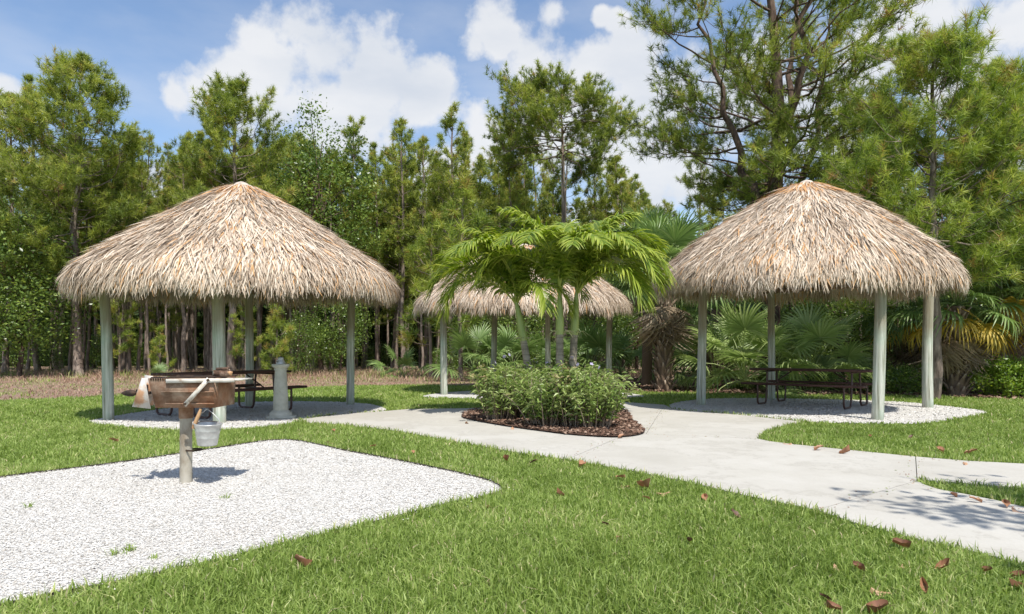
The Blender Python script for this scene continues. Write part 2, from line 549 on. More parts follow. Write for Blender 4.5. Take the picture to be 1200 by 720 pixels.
def inside(poly, X, Y):
    c = np.zeros(len(X), bool)
    n = len(poly)
    for i in range(n):
        x1, y1 = poly[i]
        x2, y2 = poly[(i + 1) % n]
        k = ((y1 > Y) != (y2 > Y)) & (X < (x2 - x1) * (Y - y1) / (y2 - y1 + 1e-12) + x1)
        c ^= k
    return c


def lowf(x, seed=0):
    return np.sin(x * 1.7 + seed) * .5 + np.sin(x * 4.1 + 2 * seed) * .3 + np.sin(x * 9.3 + 5 * seed) * .2


# front edge of the unmown ground, as (X, distance)
EDGE = [gp(*p) for p in [(-400, 474), (-100, 472), (0, 470), (70, 467), (150, 464), (240, 461), (320, 457), (400, 453), (480, 452), (560, 452.5), (640, 452), (700, 455)]]
EDGE_R = [gp(*p) for p in [(738, 460), (800, 461), (880, 463), (960, 463.5), (1040, 464), (1120, 466.5), (1200, 469), (1350, 473), (1700, 482)]]


def dense(poly, closed, step=.25, amp=.06, seed=1):
    out = []
    n = len(poly)
    for i in range(n if closed else n - 1):
        a, b = np.array(poly[i]), np.array(poly[(i + 1) % n])
        L = np.linalg.norm(b - a)
        k = max(1, int(L / step))
        for j in range(k):
            p = a + (b - a) * j / k
            out.append((p[0] + amp * lowf(p[1] * 2.1 + p[0], seed), p[1] + amp * lowf(p[0] * 2.3, seed + 3)))
    if not closed:
        out.append(poly[-1])
    return out


def smooth_poly(poly, it=2):
    for _ in range(it):
        q = []
        n = len(poly)
        for i in range(n):
            a, b = np.array(poly[i]), np.array(poly[(i + 1) % n])
            q += [tuple(a * .75 + b * .25), tuple(a * .25 + b * .75)]
        poly = q
    return poly


def sheet(name, poly, z, m, thick=0.0, inset=0.0, parent=None, **props):
    P = np.array(poly, float)
    area = np.sum(P[:, 0] * np.roll(P[:, 1], -1) - np.roll(P[:, 0], -1) * P[:, 1])
    if area < 0:
        P = P[::-1]
    if inset:
        e = unit(np.roll(P, -1, 0) - P)
        nrm = np.stack([-e[:, 1], e[:, 0]], 1)
        b = unit(nrm + np.roll(nrm, 1, 0))
        P = P + b * inset
    n = len(P)
    me = bpy.data.meshes.new(name)
    V = [(x, y, z) for x, y in P]
    Fc = [tuple(range(n))]
    if thick:
        V += [(x, y, z - thick) for x, y in P]
        Fc += [(i, (i + n), (i + 1) % n + n, (i + 1) % n) for i in range(n)]
    me.from_pydata(V, [], Fc)
    me.materials.append(m)
    return link(name, me, parent, **props)


PIT = smooth_poly(PIT, 2)
LEFT_PAD, RIGHT_PAD, BACK_PAD, BED = [smooth_poly(p, 2) for p in (LEFT_PAD, RIGHT_PAD, BACK_PAD, BED)]
g = 900
sheet('ground', [(-g, -g), (g, -g), (g, g), (-g, g)], 0.0, M['lawn'], kind='structure')
e1 = dense(EDGE, False, .4, .25, 1)
sheet('rough_ground', e1 + [(8.0, 26), (60, 60), (60, 160), (-160, 160), (-160, 20)], .004, M['rough'], kind='structure')
e2 = dense(EDGE_R, False, .4, .15, 4)
STRAW = e2 + [(60, 26), (60, 50), (12, 40), (5, 27), (3.3, 24)]
sheet('pine_straw_bed', STRAW, .009, M['straw'], kind='structure')
sheet('gravel_pit', PIT, .010, M['shell'], kind='structure')
sheet('gravel_pad', LEFT_PAD, .014, M['shell'], kind='structure')
sheet('gravel_pad', RIGHT_PAD, .014, M['shell'], kind='structure')
sheet('gravel_pad', BACK_PAD, .014, M['shell'], kind='structure')
sheet('mulch_bed', BED, .046, M['mulch'], kind='structure')
path = link('concrete_path', None, None, kind='structure')
for s in SLABS:
    sheet('slab', s, .026, M['concrete'], .08, .005, path)
mb = MB()
P = np.array(PIT + [PIT[0]])
for i in range(len(P) - 1):
    a, b = P[i], P[i + 1]
    d = unit((b - a)[None])[0]
    nn = np.array([-d[1], d[0]]) * .004
    V = []
    for q in (a - nn, a + nn, b + nn, b - nn):
        V.append((q[0], q[1], 0))
    V += [(x, y, .026) for x, y, _ in V]
    mb.add(V, [(4, 5, 6, 7), (0, 4, 7, 3), (1, 2, 6, 5)])
link('black_edging', mb.mesh('black_edging', M['edging']), None, kind='structure')

# ------------------------------------------------------------------ grass, dry grass, shell chips, mulch chips


def edge_y(X, E):
    E = np.array(E)
    return np.interp(X, E[:, 0], E[:, 1])


def lawn_mask(X, Y, pad=0.0):
    ok = np.ones(len(X), bool)
    for p in [PIT, LEFT_PAD, RIGHT_PAD, BACK_PAD, BED] + SLABS:
        ok &= ~inside(p, X, Y)
    lim = np.where(X < 3.2, edge_y(X, EDGE), edge_y(X, EDGE_R))
    ok &= Y < lim + .3 * lowf(X * 3, 2)
    return ok


def blades(mb, X, Y, Z, h, w, r, lean=.5, tbase=None):
    n = len(X)
    az = r.uniform(0, 2 * PI, n)
    ln = np.abs(r.normal(0, lean, n)) * h
    side = np.stack([-np.sin(az), np.cos(az), np.zeros(n)], 1)
    face = r.uniform(0, PI, n)
    side = np.stack([np.cos(face), np.sin(face), np.zeros(n)], 1)
    dv = np.stack([np.cos(az), np.sin(az), np.zeros(n)], 1)
    B = np.stack([X, Y, Z], 1)
    up = np.array([0, 0, 1.0])
    hh = h[:, None]
    ww = w[:, None]
    l = ln[:, None]
    p0 = B - side * ww * .5
    p1 = B + side * ww * .5
    m = B + up * hh * .55 + dv * l * .3
    p2 = m + side * ww * .45
    p3 = m - side * ww * .45
    tip = B + up * hh * (1 - .25 * np.minimum(1, l / hh)) + dv * l
    V = np.stack([p0, p1, p2, p3, tip], 1).reshape(-1, 3)
    i = np.arange(n)[:, None] * 5
    t = np.repeat(tbase if tbase is not None else r.uniform(0, 1, n), 5)
    k = mb.n
    mb.add(V, i + np.array([[0, 1, 2, 3]]), t)
    mb.f.append((i + np.array([[3, 2, 4]])) + k)


def sample_wedge(r, d0, d1, dens, wide=.86):
    area = wide * (d1 ** 2 - d0 ** 2)
    n = int(area * dens)
    Y = np.sqrt(r.uniform(d0 ** 2, d1 ** 2, n))
    X = r.uniform(-wide, wide, n) * Y
    return X, Y


def patchy(X, Y):
    return .5 + .5 * np.sin(X * 1.3 + 1.7 * np.sin(Y * .9)) * np.sin(Y * 1.1 + 1.3 * np.sin(X * 1.7))


r = np.random.default_rng(11)
mb = MB()
for d0, d1, dens, h, w in [(2.3, 4.2, 8500, .054, .0068), (4.2, 6.5, 4600, .052, .0078), (6.5, 10, 2200, .055, .010), (10, 15, 850, .06, .015), (15, 24, 330, .065, .022)]:
    X, Y = sample_wedge(r, d0, d1, dens)
    k = lawn_mask(X, Y)
    X, Y = X[k], Y[k]
    n = len(X)
    H = h * r.uniform(.55, 1.35, n) * (.85 + .35 * patchy(X * 2.3, Y * 2.3))
    t = np.clip(r.beta(2.2, 2.8, n) * .92 + .2 * (patchy(X, Y) - .5) + .22 * (patchy(X * 3.7 + 5, Y * 3.1) - .5) + .25 * np.clip(patchy(X * 1.9 + 2, Y * 2.3 + 1) - .72, 0, 1) + (r.uniform(0, 1, n) > .955) * .5, 0, 1)
    blades(mb, X, Y, np.zeros(n), H, w * r.uniform(.6, 1.3, n), r, .75, t)
# taller unclipped fringe along the hard edges
for poly, z, dlo in [(PIT, 0, 0)] + [(s, .0, 0) for s in SLABS]:
    P = np.array(poly)
    Q = np.roll(P, -1, 0)
    L = np.linalg.norm(Q - P, axis=1)
    for a, b, l in zip(P, Q, L):
        if max(a[1], b[1]) > 12 or l > 20:
            continue
        n = int(l * 260)
        if n < 1:
            continue
        s = r.uniform(0, 1, n)
        pt = a + (b - a) * s[:, None]
        X = pt[:, 0] + r.normal(0, .022, n)
        Y = pt[:, 1] + r.normal(0, .022, n)
        k = lawn_mask(X, Y)
        X, Y = X[k], Y[k]
        n = len(X)
        if n:
            blades(mb, X, Y, np.zeros(n), .07 * r.uniform(.5, 1.5, n), .007 * r.uniform(.7, 1.2, n) * (1 + Y * .05), r, .6)
link('lawn_grass', mb.mesh('lawn_grass', M['grass']), kind='stuff', label='short bright green lawn grass around the gravel and the concrete walk', category='grass')

mb = MB()
X, Y = sample_wedge(r, 13, 34, 60, .9)
lim = np.where(X < 3.2, edge_y(X, EDGE), edge_y(X, EDGE_R))
k = (Y > lim - .3) & (~inside(STRAW, X, Y) | (r.uniform(0, 1, len(X)) < .1))
X, Y = X[k], Y[k]
n = len(X)
blades(mb, X, Y, np.zeros(n), .06 * r.uniform(.4, 1.7, n) * (1 + (Y > 24) * 1.2 + (Y > 28) * 2), .022 * r.uniform(.6, 1.3, n), r, .9,
       np.clip(r.uniform(0, .85, n) + (patchy(X * .8, Y * 1.2) > .72) * .5, 0, 1))
link('dry_grass', mb.mesh('dry_grass', M['dry']), kind='stuff', label='dry reddish brown rough grass along the edge of the pine wood', category='grass')


def chips(mb, X, Y, z, size, r, tintv):
    n = len(X)
    c = np.stack([X, Y, z], 1)
    a = r.uniform(0, 2 * PI, n)
    tl = r.uniform(-.5, .5, (n, 2))
    V = []
    for q, (sx, sy) in enumerate([(1, .1), (.1, .62), (-.9, .15), (-.2, -.6)]):
        s = size * r.uniform(.7, 1.2, n)
        lx, ly = sx * s, sy * s
        x = lx * np.cos(a) - ly * np.sin(a)
        y = lx * np.sin(a) + ly * np.cos(a)
        V.append(c + np.stack([x, y, x * tl[:, 0] + y * tl[:, 1]], 1))
    top = c + np.array([0, 0, 1]) * (size * .35)[:, None]
    V.append(top)
    V = np.stack(V, 1).reshape(-1, 3)
    i = np.arange(n)[:, None] * 5
    k = mb.n
    mb.add(V, i + np.array([[0, 1, 4]]), np.repeat(tintv, 5))
    for f in ((1, 2, 4), (2, 3, 4), (3, 0, 4)):
        mb.f.append(i + np.array([f]) + k)


mb = MB()
for d0, d1, dens, s in [(2.4, 4.4, 9000, .0062), (4.4, 6.4, 5200, .0072), (6.4, 8.8, 2600, .009)]:
    X, Y = sample_wedge(r, d0, d1, dens)
    k = inside(PIT, X, Y)
    X, Y = X[k], Y[k]
    n = len(X)
    chips(mb, X, Y, .012 + r.uniform(0, .006, n), s * r.uniform(.5, 1.5, n), r, np.clip(r.uniform(0, 1, n) ** .8, 0, 1))
link('shell_gravel', mb.mesh('shell_gravel', M['chip']), kind='stuff', label='loose white crushed shell covering the pit around the barbecue grill', category='gravel')
mb = MB()
for pad in (LEFT_PAD, RIGHT_PAD):
    A = np.array(pad)
    n = int(np.prod(A.max(0) - A.min(0)) * 420)
    X = r.uniform(A[:, 0].min(), A[:, 0].max(), n)
    Y = r.uniform(A[:, 1].min(), A[:, 1].max(), n)
    k = inside(pad, X, Y)
    X, Y = X[k], Y[k]
    n = len(X)
    chips(mb, X, Y, .016 + r.uniform(0, .008, n), .016 * r.uniform(.5, 1.5, n), r, r.uniform(0.05, 1, n) ** .8)
link('pad_gravel', mb.mesh('pad_gravel', M['chip']), kind='stuff', label='white crushed shell strewn under the two front thatched huts', category='gravel')
mb = MB()
A = np.array(BED)
X = r.uniform(A[:, 0].min(), A[:, 0].max(), 9000)
Y = r.uniform(A[:, 1].min(), A[:, 1].max(), 9000)
k = inside(BED, X, Y)
X, Y = X[k], Y[k]
chips(mb, X, Y, .05 + r.uniform(0, .03, len(X)), .03 * r.uniform(.4, 1.5, len(X)), r, r.uniform(0, 1, len(X)))
link('mulch_chips', mb.mesh('mulch_chips', M['bark_chip']), kind='stuff', label='dark brown bark mulch spread under the palms and flowering shrubs', category='mulch')
mb = MB()
X, Y = sample_wedge(r, 15, 30, 60, .9)
k = inside(STRAW, X, Y)
X, Y = X[k], Y[k]
chips(mb, X, Y, .012 + r.uniform(0, .05, len(X)), .07 * r.uniform(.4, 1.4, len(X)), r, r.uniform(0.2, 1, len(X)))
link('straw_litter', mb.mesh('straw_litter', M['bark_chip']), kind='stuff', label='reddish pine straw litter under the palms behind the right hut', category='litter')

mb = MB()
for sl in SLABS:
    P = np.array(sl)
    Q = np.roll(P, -1, 0)
    for a, b in zip(P, Q):
        l = np.linalg.norm(b - a)
        if l > 20:
            continue
        n = int(l * 26)
        u = r.uniform(0, 1, (n, 1))
        pt = a + (b - a) * u + r.normal(0, .07, (n, 2))
        k = inside(sl, pt[:, 0], pt[:, 1])
        pt = pt[k]
        if len(pt):
            chips(mb, pt[:, 0], pt[:, 1], np.full(len(pt), .028), .008 * r.uniform(.4, 1.8, len(pt)), r, r.uniform(0, 1, len(pt)))
# shell kicked out of the pit into the grass
P = np.array(PIT)
Q = np.roll(P, -1, 0)
link('path_debris', mb.mesh('path_debris', M['dry']), kind='stuff', label='dry grass clippings and crumbs along the edges of the concrete walk', category='debris')
mb = MB()
for a, b in zip(P, Q):
    l = np.linalg.norm(b - a)
    if l > 12:
        continue
    n = int(l * 60)
    pt = a + (b - a) * r.uniform(0, 1, (n, 1)) + r.normal(0, .08, (n, 2))
    if n:
        chips(mb, pt[:, 0], pt[:, 1], r.uniform(.012, .03, n), .008 * r.uniform(.5, 1.5, n), r, r.uniform(.1, 1, n))
link('stray_shell', mb.mesh('stray_shell', M['chip']), kind='stuff', label='stray bits of white shell spilled into the grass round the pit', category='gravel')

# ------------------------------------------------------------------ thatched huts


def make_hut(label, centre, posts, prof, sq_rot, seed, eave, nstr=44000, tilt=.035, skew=0.0):
    r = np.random.default_rng(seed)
    hut = thing('thatched_hut', label, 'hut', (centre[0], centre[1], 0))
    pr = np.array(prof, float)
    S = np.concatenate([[0], np.cumsum(np.linalg.norm(np.diff(pr, axis=0), axis=1))])
    Rr = lambda s: np.interp(s, S, pr[:, 0])
    Zz = lambda s: np.interp(s, S, pr[:, 1])
    s_e = S[-3]                                  # last root row
    mod = lambda a: 1 + skew * np.cos(a) + .035 * np.cos(4 * (a - sq_rot)) + .012 * np.sin(3 * a + seed) + .010 * np.sin(11 * a)
    # inner shell
    for nm, off in (('roof_lining', -.07),):
        na, ns = 48, 14
        V = []
        ss = np.linspace(0.02, S[-3] - .12, ns)
        for s in ss:
            a = np.arange(na) * 2 * PI / na
            rr = np.maximum(.01, Rr(s) + off) * mod(a)
            V.append(np.stack([rr * np.cos(a), rr * np.sin(a), np.full(na, Zz(s) + off * .8)], 1))
        for s in ss[::-1]:
            a = np.arange(na) * 2 * PI / na
            rr = np.maximum(.005, Rr(s) + off - .1) * mod(a)
            V.append(np.stack([rr * np.cos(a), rr * np.sin(a), np.full(na, Zz(s) + off * .8 - .1)], 1))
        V = np.concatenate(V)
        i = np.arange(2 * ns - 1)[:, None] * na
        j = np.arange(na)[None]
        j2 = (j + 1) % na
        Q = np.stack([i + j, i + j2, i + na + j2, i + na + j], -1).reshape(-1, 4)
        mb = MB().add(V, Q)
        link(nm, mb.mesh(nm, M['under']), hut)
    # strands
    n = nstr
    a = r.uniform(0, 2 * PI, n)
    grid = np.linspace(.05, s_e, 400)
    cdf = np.cumsum(Rr(grid) + .15)
    cdf /= cdf[-1]
    row = np.interp(r.uniform(0, 1, n), cdf, grid)
    L = r.uniform(.28, .58, n)
    # the last rows hang as a ragged fringe
    nf = nstr // 4
    a = np.concatenate([a, r.uniform(0, 2 * PI, nf)])
    row = np.concatenate([row, s_e + r.uniform(-.25, .08, nf)])
    ragged = .5 + .5 * (np.sin(a[n:] * 7 + seed) * .4 + np.sin(a[n:] * 17 + 2 * seed) * .35 + np.sin(a[n:] * 41) * .25)
    L = np.concatenate([L, (eave + .06) * (.66 + .52 * ragged) * r.uniform(.75, 1.12, nf)])
    N = len(a)
    drift = r.normal(0, .27, N) + .12 * np.sin(a * 9 + row * 3)
    width = r.uniform(.004, .0125, N)
    lift0 = r.uniform(-.01, .05, N)
    lift1 = r.uniform(.0, .10, N) + (r.uniform(0, 1, N) > .93) * .06
    V = []
    for k, u in enumerate((0, .4, .75, 1.0)):
        s = row + L * u
        rr = (Rr(s) + lift0 + (lift1 - lift0) * u)
        aa = a + drift * L * u / np.maximum(.3, rr)
        rr = rr * mod(aa)
        zz = Zz(np.minimum(s, S[-1])) - np.maximum(0, s - S[-1]) + (lift0 + (lift1 - lift0) * u) * .7 - .03 * u * u
        zz = zz + tilt * rr * np.sin(aa) * np.clip(rr / pr[-3, 0], 0, 1)
        wv = width * (.7, 1.0, .8, .15)[k]
        c = np.stack([rr * np.cos(aa), rr * np.sin(aa), zz], 1)
        tan = np.stack([-np.sin(aa), np.cos(aa), r.normal(0, .25, N) if k == 0 else tz], 1)
        tz = tan[:, 2]
        V += [c - tan * wv[:, None], c + tan * wv[:, None]]
    V = np.stack(V, 1).reshape(-1, 3)
    i = np.arange(N)[:, None] * 8
    t = np.clip(r.normal(.5, .24, N) + .13 * np.sin(a * 5 + seed) * np.sin(row * 2.3) + .10 * np.sin(a * 13 + 3 * np.sin(row * 4 + seed)), 0, .93)
    t[r.uniform(0, 1, N) > .93] = 1.0
    t = np.where((row < .55) & (r.uniform(0, 1, N) > .55), 1.0, t)
    mb = MB()
    mb.add(V, i + np.array([[0, 1, 3, 2]]), np.repeat(t, 8))
    for f in ((2, 3, 5, 4), (4, 5, 7, 6)):
        mb.f.append(i + np.array([f]))
    link('thatch', mb.mesh('thatch', M['thatch']), hut, kind='stuff')
    z0 = pr[0, 1]
    link('roof_cap', MB().lathe([(.2, z0 - .12), (.17, z0 - .02), (.11, z0 + .04), (.04, z0 + .07), (0, z0 + .075)], 14).mesh('roof_cap', M['cap'], True), hut)
    top = eave_top = float(Zz(S[-3])) - .12
    pl = []
    for (x, y, rad) in posts:
        lx, ly = x - centre[0], y - centre[1]
        h = top
        pts, rd = [], []
        lean = r.normal(0, .012, 2)
        for u in np.linspace(0, 1, 9):
            pts.append((lx + lean[0] * u * h + .008 * math.sin(5 * u + lx), ly + lean[1] * u * h + .008 * math.sin(4 * u), -.05 + u * (h + .05)))
            rd.append(rad * .93 * (1.02 - .1 * u) * (1 + .02 * math.sin(9 * u + ly)))
        me = MB().tube(np.array(pts) - np.array([lx, ly, 0]), rd, 18).mesh('post', M['post'], True)
        link('post', me, hut, (lx, ly, 0))
        pl.append((lx, ly))
    order = sorted(range(len(pl)), key=lambda q: math.atan2(pl[q][1], pl[q][0]))
    for q in range(len(order)):
        p1, p2 = pl[order[q]], pl[order[(q + 1) % len(order)]]
        d = unit(np.array([[p2[0] - p1[0], p2[1] - p1[1]]]))[0] * .2
        link('header_beam', MB().tube([(p1[0] - d[0], p1[1] - d[1], top - .02), (p2[0] + d[0], p2[1] + d[1], top - .02)], .06, 10).mesh('header_beam', M['beam'], True), hut)
    rme = None
    for q in range(12):
        an = q * PI / 6 + sq_rot
        if rme is None:
            rme = MB().tube([(.12, 0, z0 - .34), (1.5, 0, float(Zz(np.interp(1.5, pr[:, 0], S))) - .26), (2.3, 0, float(Zz(np.interp(2.3, pr[:, 0], S))) - .24)], .035, 8).mesh('rafter', M['beam'], True)
        link('rafter', rme, hut, (0, 0, 0), (0, 0, an))
    return hut


P_LEFT = [(0, 4.24), (.25, 4.16), (.8, 3.83), (1.4, 3.42), (1.95, 3.04), (2.36, 2.76), (2.63, 2.53), (2.73, 2.28), (2.76, 1.9)]
lp = [(*gp(128, 493), .09), (*gp(257, 496), .108), (*gp(292, 477.5), .088), (*gp(410, 475), .09)]
make_hut('thatched hut on the left, above the barbecue grill and stone fountain', (-5.04, 12.1), lp, P_LEFT, .75, 3, .40, skew=.05)
P_RIGHT = [(0, 4.55), (.3, 4.46), (.8, 4.17), (1.4, 3.78), (1.9, 3.40), (2.35, 3.01), (2.63, 2.72), (2.74, 2.45), (2.78, 2.0)]
rp = [(*gp(822, 475.5), .1), (*gp(904, 469), .088), (*gp(1028, 493), .1), (*gp(1087, 478.5), .105)]
make_hut('thatched hut on the right with a brown picnic table beneath it', (5.97, 13.15), rp, P_RIGHT, .8, 5, .44, skew=-.10)
P_BACK = [(0, 4.2), (.35, 4.14), (.8, 3.95), (1.5, 3.65), (2.05, 3.3), (2.6, 2.9), (2.95, 2.62), (3.05, 2.42), (3.1, 2.1)]
bp = [(-1.78, 17.1, .1), (-.6, 20.2, .1), (1.0, 18.2, .085), (2.9, 19.4, .1)]
make_hut('thatched hut farthest back, half hidden behind the feathery palms', (.36, 18.8), bp, P_BACK, .5, 8, .42, 17000)

# ------------------------------------------------------------------ picnic tables


def make_table(label, loc, rz, group):
    t = thing('picnic_table', label, 'picnic table', (*loc, 0.016), rz, group)
    L = 2.4
    w = .145
    top = MB().box((0, 0, 0), (L, w - .012, .042)).mesh('tabletop_plank', M['plank'])
    for q in range(5):
        link('tabletop_plank', top, t, (0, (q - 2) * w, .742))
    sp = MB().box((0, 0, 0), (L, .128, .042)).mesh('seat_plank', M['plank'])
    for s in (-1, 1):
        for q in (0, 1):
            link('seat_plank', sp, t, (0, s * (.6 + q * .14), .45))
    # bent tube frame: seat post, floor run, table post
    def fr(s):
        mb = MB()
        pts = [(0, s * .76, .43), (0, s * .76, .12), (0, s * .745, .055), (0, s * .70, .022), (0, s * .66, .02), (0, s * .42, .02), (0, s * .36, .03), (0, s * .325, .07), (0, s * .31, .13), (0, s * .25, .72)]
        mb.tube(pts, .021, 8)
        return mb.mesh('leg', M['steel_brown'], True)
    legs = {s: fr(s) for s in (-1, 1)}
    for x in (-.85, .85):
        for s in (-1, 1):
            link('leg', legs[s], t, (x, 0, 0))
        mb = MB().box((x, 0, .42), (.045, 1.52, .02)).box((x, 0, .70), (.045, .68, .022))
        link('cross_bar', mb.mesh('cross_bar', M['steel_brown']), t)
        sx = -1 if x > 0 else 1
        link('brace', MB().tube([(x, 0, .42), (x + sx * .42, 0, .705)], .014, 6).mesh('brace', M['steel_brown'], True), t)
    return t


make_table('brown picnic table under the right thatched hut', (6.35, 13.72), math.atan2(-.69, .72), 'brown picnic tables')
make_table('brown picnic table under the left thatched hut, partly behind the grill', (-5.27, 11.95), math.atan2(.86, .5), 'brown picnic tables')

# ------------------------------------------------------------------ drinking fountain
fx, fy = gp(329, 491)
ft = thing('pedestal_fountain', 'pale stone pedestal fountain with a metal cap beside the left hut', 'drinking fountain', (fx, fy, .014))
link('base', MB().box((0.02, 0, .02), (.46, .40, .045)).mesh('base', M['fountain']), ft, (0, 0, 0), (0, 0, .2))
link('plinth', MB().lathe([(.19, .04), (.19, .085), (.165, .105), (.14, .13), (.125, .135)], 28).mesh('plinth', M['fountain'], True), ft)
link('column', MB().lathe([(.128, .13), (.122, .3), (.108, .6), (.094, .80), (.098, .815), (.11, .83), (.105, .845)], 28).mesh('column', M['fountain'], True), ft)
link('bowl', MB().lathe([(.09, .835), (.12, .86), (.143, .885), (.148, .905), (.145, .92), (.10, .925), (.085, .90), (0, .895)], 28).mesh('bowl', M['fountain'], True), ft)
link('cap', MB().lathe([(.075, .905), (.073, .95), (.05, .985), (.045, 1.01), (.052, 1.018), (.035, 1.04), (0, 1.042)], 18).mesh('cap', M['galv'], True), ft)
link('spout', MB().tube([(-.03, -.04, .93), (-.045, -.07, .97), (-.03, -.09, .985)], .009, 6).mesh('spout', M['galv'], True), ft)

# ------------------------------------------------------------------ barbecue grill
gx, gy = gp(218, 567)
G = thing('barbecue_grill', 'rusty steel park grill on a single post in the white gravel pit', 'grill', (gx, gy, .01))
link('post', MB().tube([(0, 0, -.05), (0, 0, .3), (0, 0, .60)], [.052, .05, .05], 20).mesh('post', M['grill_post'], True), G)
link('post_sleeve', MB().tube([(0, 0, .56), (0, 0, .675)], [.057, .06], 20).mesh('post_sleeve', M['rust'], True), G)
link('bracket_ring', MB().tube([(.13 * math.cos(a) * .5 + .07, .06 * math.sin(a), .285) for a in np.linspace(0, 2 * PI, 17)], .008, 6, False).mesh('bracket_ring', M['iron'], True), G)
# firebox: sloped front, rear and side plates
def plate(mb, a, b, c, d, th=.005):
    a, b, c, d = map(np.array, (a, b, c, d))
    n = unit(np.cross(b - a, d - a)[None])[0] * th
    V = np.array([a, b, c, d, a + n, b + n, c + n, d + n])
    return mb.add(V, [(3, 2, 1, 0), (4, 5, 6, 7), (0, 1, 5, 4), (1, 2, 6, 5), (2, 3, 7, 6), (3, 0, 4, 7)])
x0, x1, yb, zt, zb = -.20, .33, .36, .915, .665
yf = -.20
cx = 0
link('firebox_floor', MB().box((.065, .02, .668), (.50, .36, .008)).mesh('firebox_floor', M['rust']), G)
link('firebox_front', plate(MB(), (-.17, yf + .03, zb), (x1, yf + .03, zb), (x1, yf, zt), (-.215, yf, zt)).mesh('firebox_front', M['rust']), G)
link('firebox_back', plate(MB(), (-.17, .21, zb), (x1, .21, zb), (x1, .24, zt), (-.215, .24, zt)).mesh('firebox_back', M['rust']), G)
link('firebox_side', plate(MB(), (x1 - .004, yf + .03, zb), (x1 - .004, .21, zb), (x1 - .004, .24, zt), (x1 - .004, yf, zt)).mesh('firebox_side', M['rust']), G)
link('firebox_side', plate(MB(), (-.17, yf + .03, zb), (-.215, yf, zt), (-.215, .24, zt), (-.17, .21, zb)).mesh('firebox_side', M['pale_rust']), G)
ap = MB()
plate(ap, (-.345, yf - .01, zb + .012), (-.19, yf - .005, zb - .006), (-.235, yf - .01, zt - .01), (-.262, yf - .01, zt + .005))
plate(ap, (-.27, yf + .0, zb + .01), (-.262, yf - .005, zt), (-.262, .18, zt), (-.27, .18, zb + .01))
link('side_flange', ap.mesh('side_flange', M['pale_rust']), G)
wp_ = MB()
plate(wp_, (-.36, .0, zb + .02), (-.275, -.02, zb + .005), (-.275, -.02, zt + .01), (-.355, 0, zt + .02))
plate(wp_, (-.36, .0, zb + .02), (-.355, 0, zt + .02), (-.385, .16, zt - .03), (-.385, .16, zb + .04))
link('wind_plate', wp_.mesh('wind_plate', M['pale_rust']), G)
for (z, xa) in ((.80, -.11), (.70, -.08)):
    yy = yf + .03 - (z - zb) / (zt - zb) * .03 - .006
    link('ridge', MB().box((xa / 2 + x1 / 2, yy - .004, z), (x1 - xa, .014, .011), (0, 0, 0)).mesh('ridge', M['rust']), G)
hd = MB().tube([(-.23, -.10, .79), (-.30, -.12, .785), (-.39, -.13, .785)], .012, 8)
link('crank_rod', hd.mesh('crank_rod', M['iron'], True), G)
link('handle', MB().lathe([(.012, 0), (.026, .02), (.03, .05), (.022, .09), (.008, .12), (0, .125)], 12).mesh('handle', M['iron'], True), G, (-.36, -.13, .785), (0, -PI / 2, 0))
link('grate_hinge', MB().tube([(-.245, yf + .02, .66), (-.245, yf + .02, .86)], .017, 10).mesh('grate_hinge', M['iron'], True), G)
rods = MB()
for q in range(12):
    rods.tube([(-.17 + q * .042, yf + .01, .915), (-.17 + q * .042, .235, .915)], .005, 5)
rods.tube([(-.2, yf + .015, .92), (.34, yf + .015, .92)], .007, 6)
rods.tube([(-.2, .23, .92), (.34, .23, .92)], .007, 6)
link('grate', rods.mesh('grate', M['iron'], True), G)
link('rim_bar', MB().box((.225, yf - .012, .895), (.57, .012, .034), (0, -.012, 0)).mesh('rim_bar', M['cream']), G)
teeth = MB()
for q in range(8):
    teeth.box((-.19 + q * .02, yf - .004, .909), (.012, .008, .02))
link('notched_rail', teeth.mesh('notched_rail', M['iron']), G)
link('grate_strut', MB().box((.2, yf - .024, .80), (.30, .008, .034), (0, -.83, 0)).mesh('grate_strut', M['cream']), G)
bolt = MB().tube([(0, .0, 0), (0, -.014, 0)], .011, 8).mesh('bolt', M['iron'], True)
link('bolt', bolt, G, (.105, yf - .028, .70))
link('bolt', bolt, G, (.30, yf - .028, .90))
link('shelf', MB().box((.43, -.03, .899), (.20, .30, .012)).mesh('shelf', M['cream']), G)

BR = thing('charred_brick', 'charred brown brick lying on the rim of the grill', 'brick', (gx + .325, gy - .03, .931))
bb = MB()
bb.box((0, 0, .03), (.125, .09, .05), (0, .04, .3))
bb.box((.012, .0, .068), (.10, .07, .025), (0, -.03, .15))
link('brick_piece', bb.mesh('brick_piece', M['brick']), BR)
link('loose_stub', MB().box((.075, -.01, .032), (.034, .03, .03), (.2, .3, .2)).mesh('loose_stub', M['wood_handle']), BR)

BK = thing('metal_bucket', 'small galvanised bucket hanging below the grill', 'bucket', (gx + .255, gy - .15, .36))
bk = MB().lathe([(0, .0), (.078, .0), (.08, .012), (.088, .06), (.092, .066), (.09, .072), (.098, .12), (.102, .126), (.099, .132), (.108, .175), (.114, .18), (.108, .186), (.1, .175), (.075, .012), (0, .01)], 24)
link('pail', bk.mesh('pail', M['galv'], True), BK, (0, 0, 0), (.05, .06, 0))
hp = [(-.108, 0, .178), (-.10, 0, .21), (-.055, 0, .26), (0, 0, .305), (.055, 0, .26), (.10, 0, .21), (.108, 0, .178)]
link('bail_handle', MB().tube(hp, .004, 6).mesh('bail_handle', M['galv'], True), BK)
BRU = thing('grill_brush', 'wooden handled brush hanging below the grill beside the bucket', 'brush', (gx + .165, gy - .17, .50))
link('handle', MB().tube([(-.02, 0, 0), (0, 0, .05), (.03, 0, .12), (.045, 0, .165)], [.013, .017, .015, .01], 10).mesh('handle', M['wood_handle'], True), BRU)
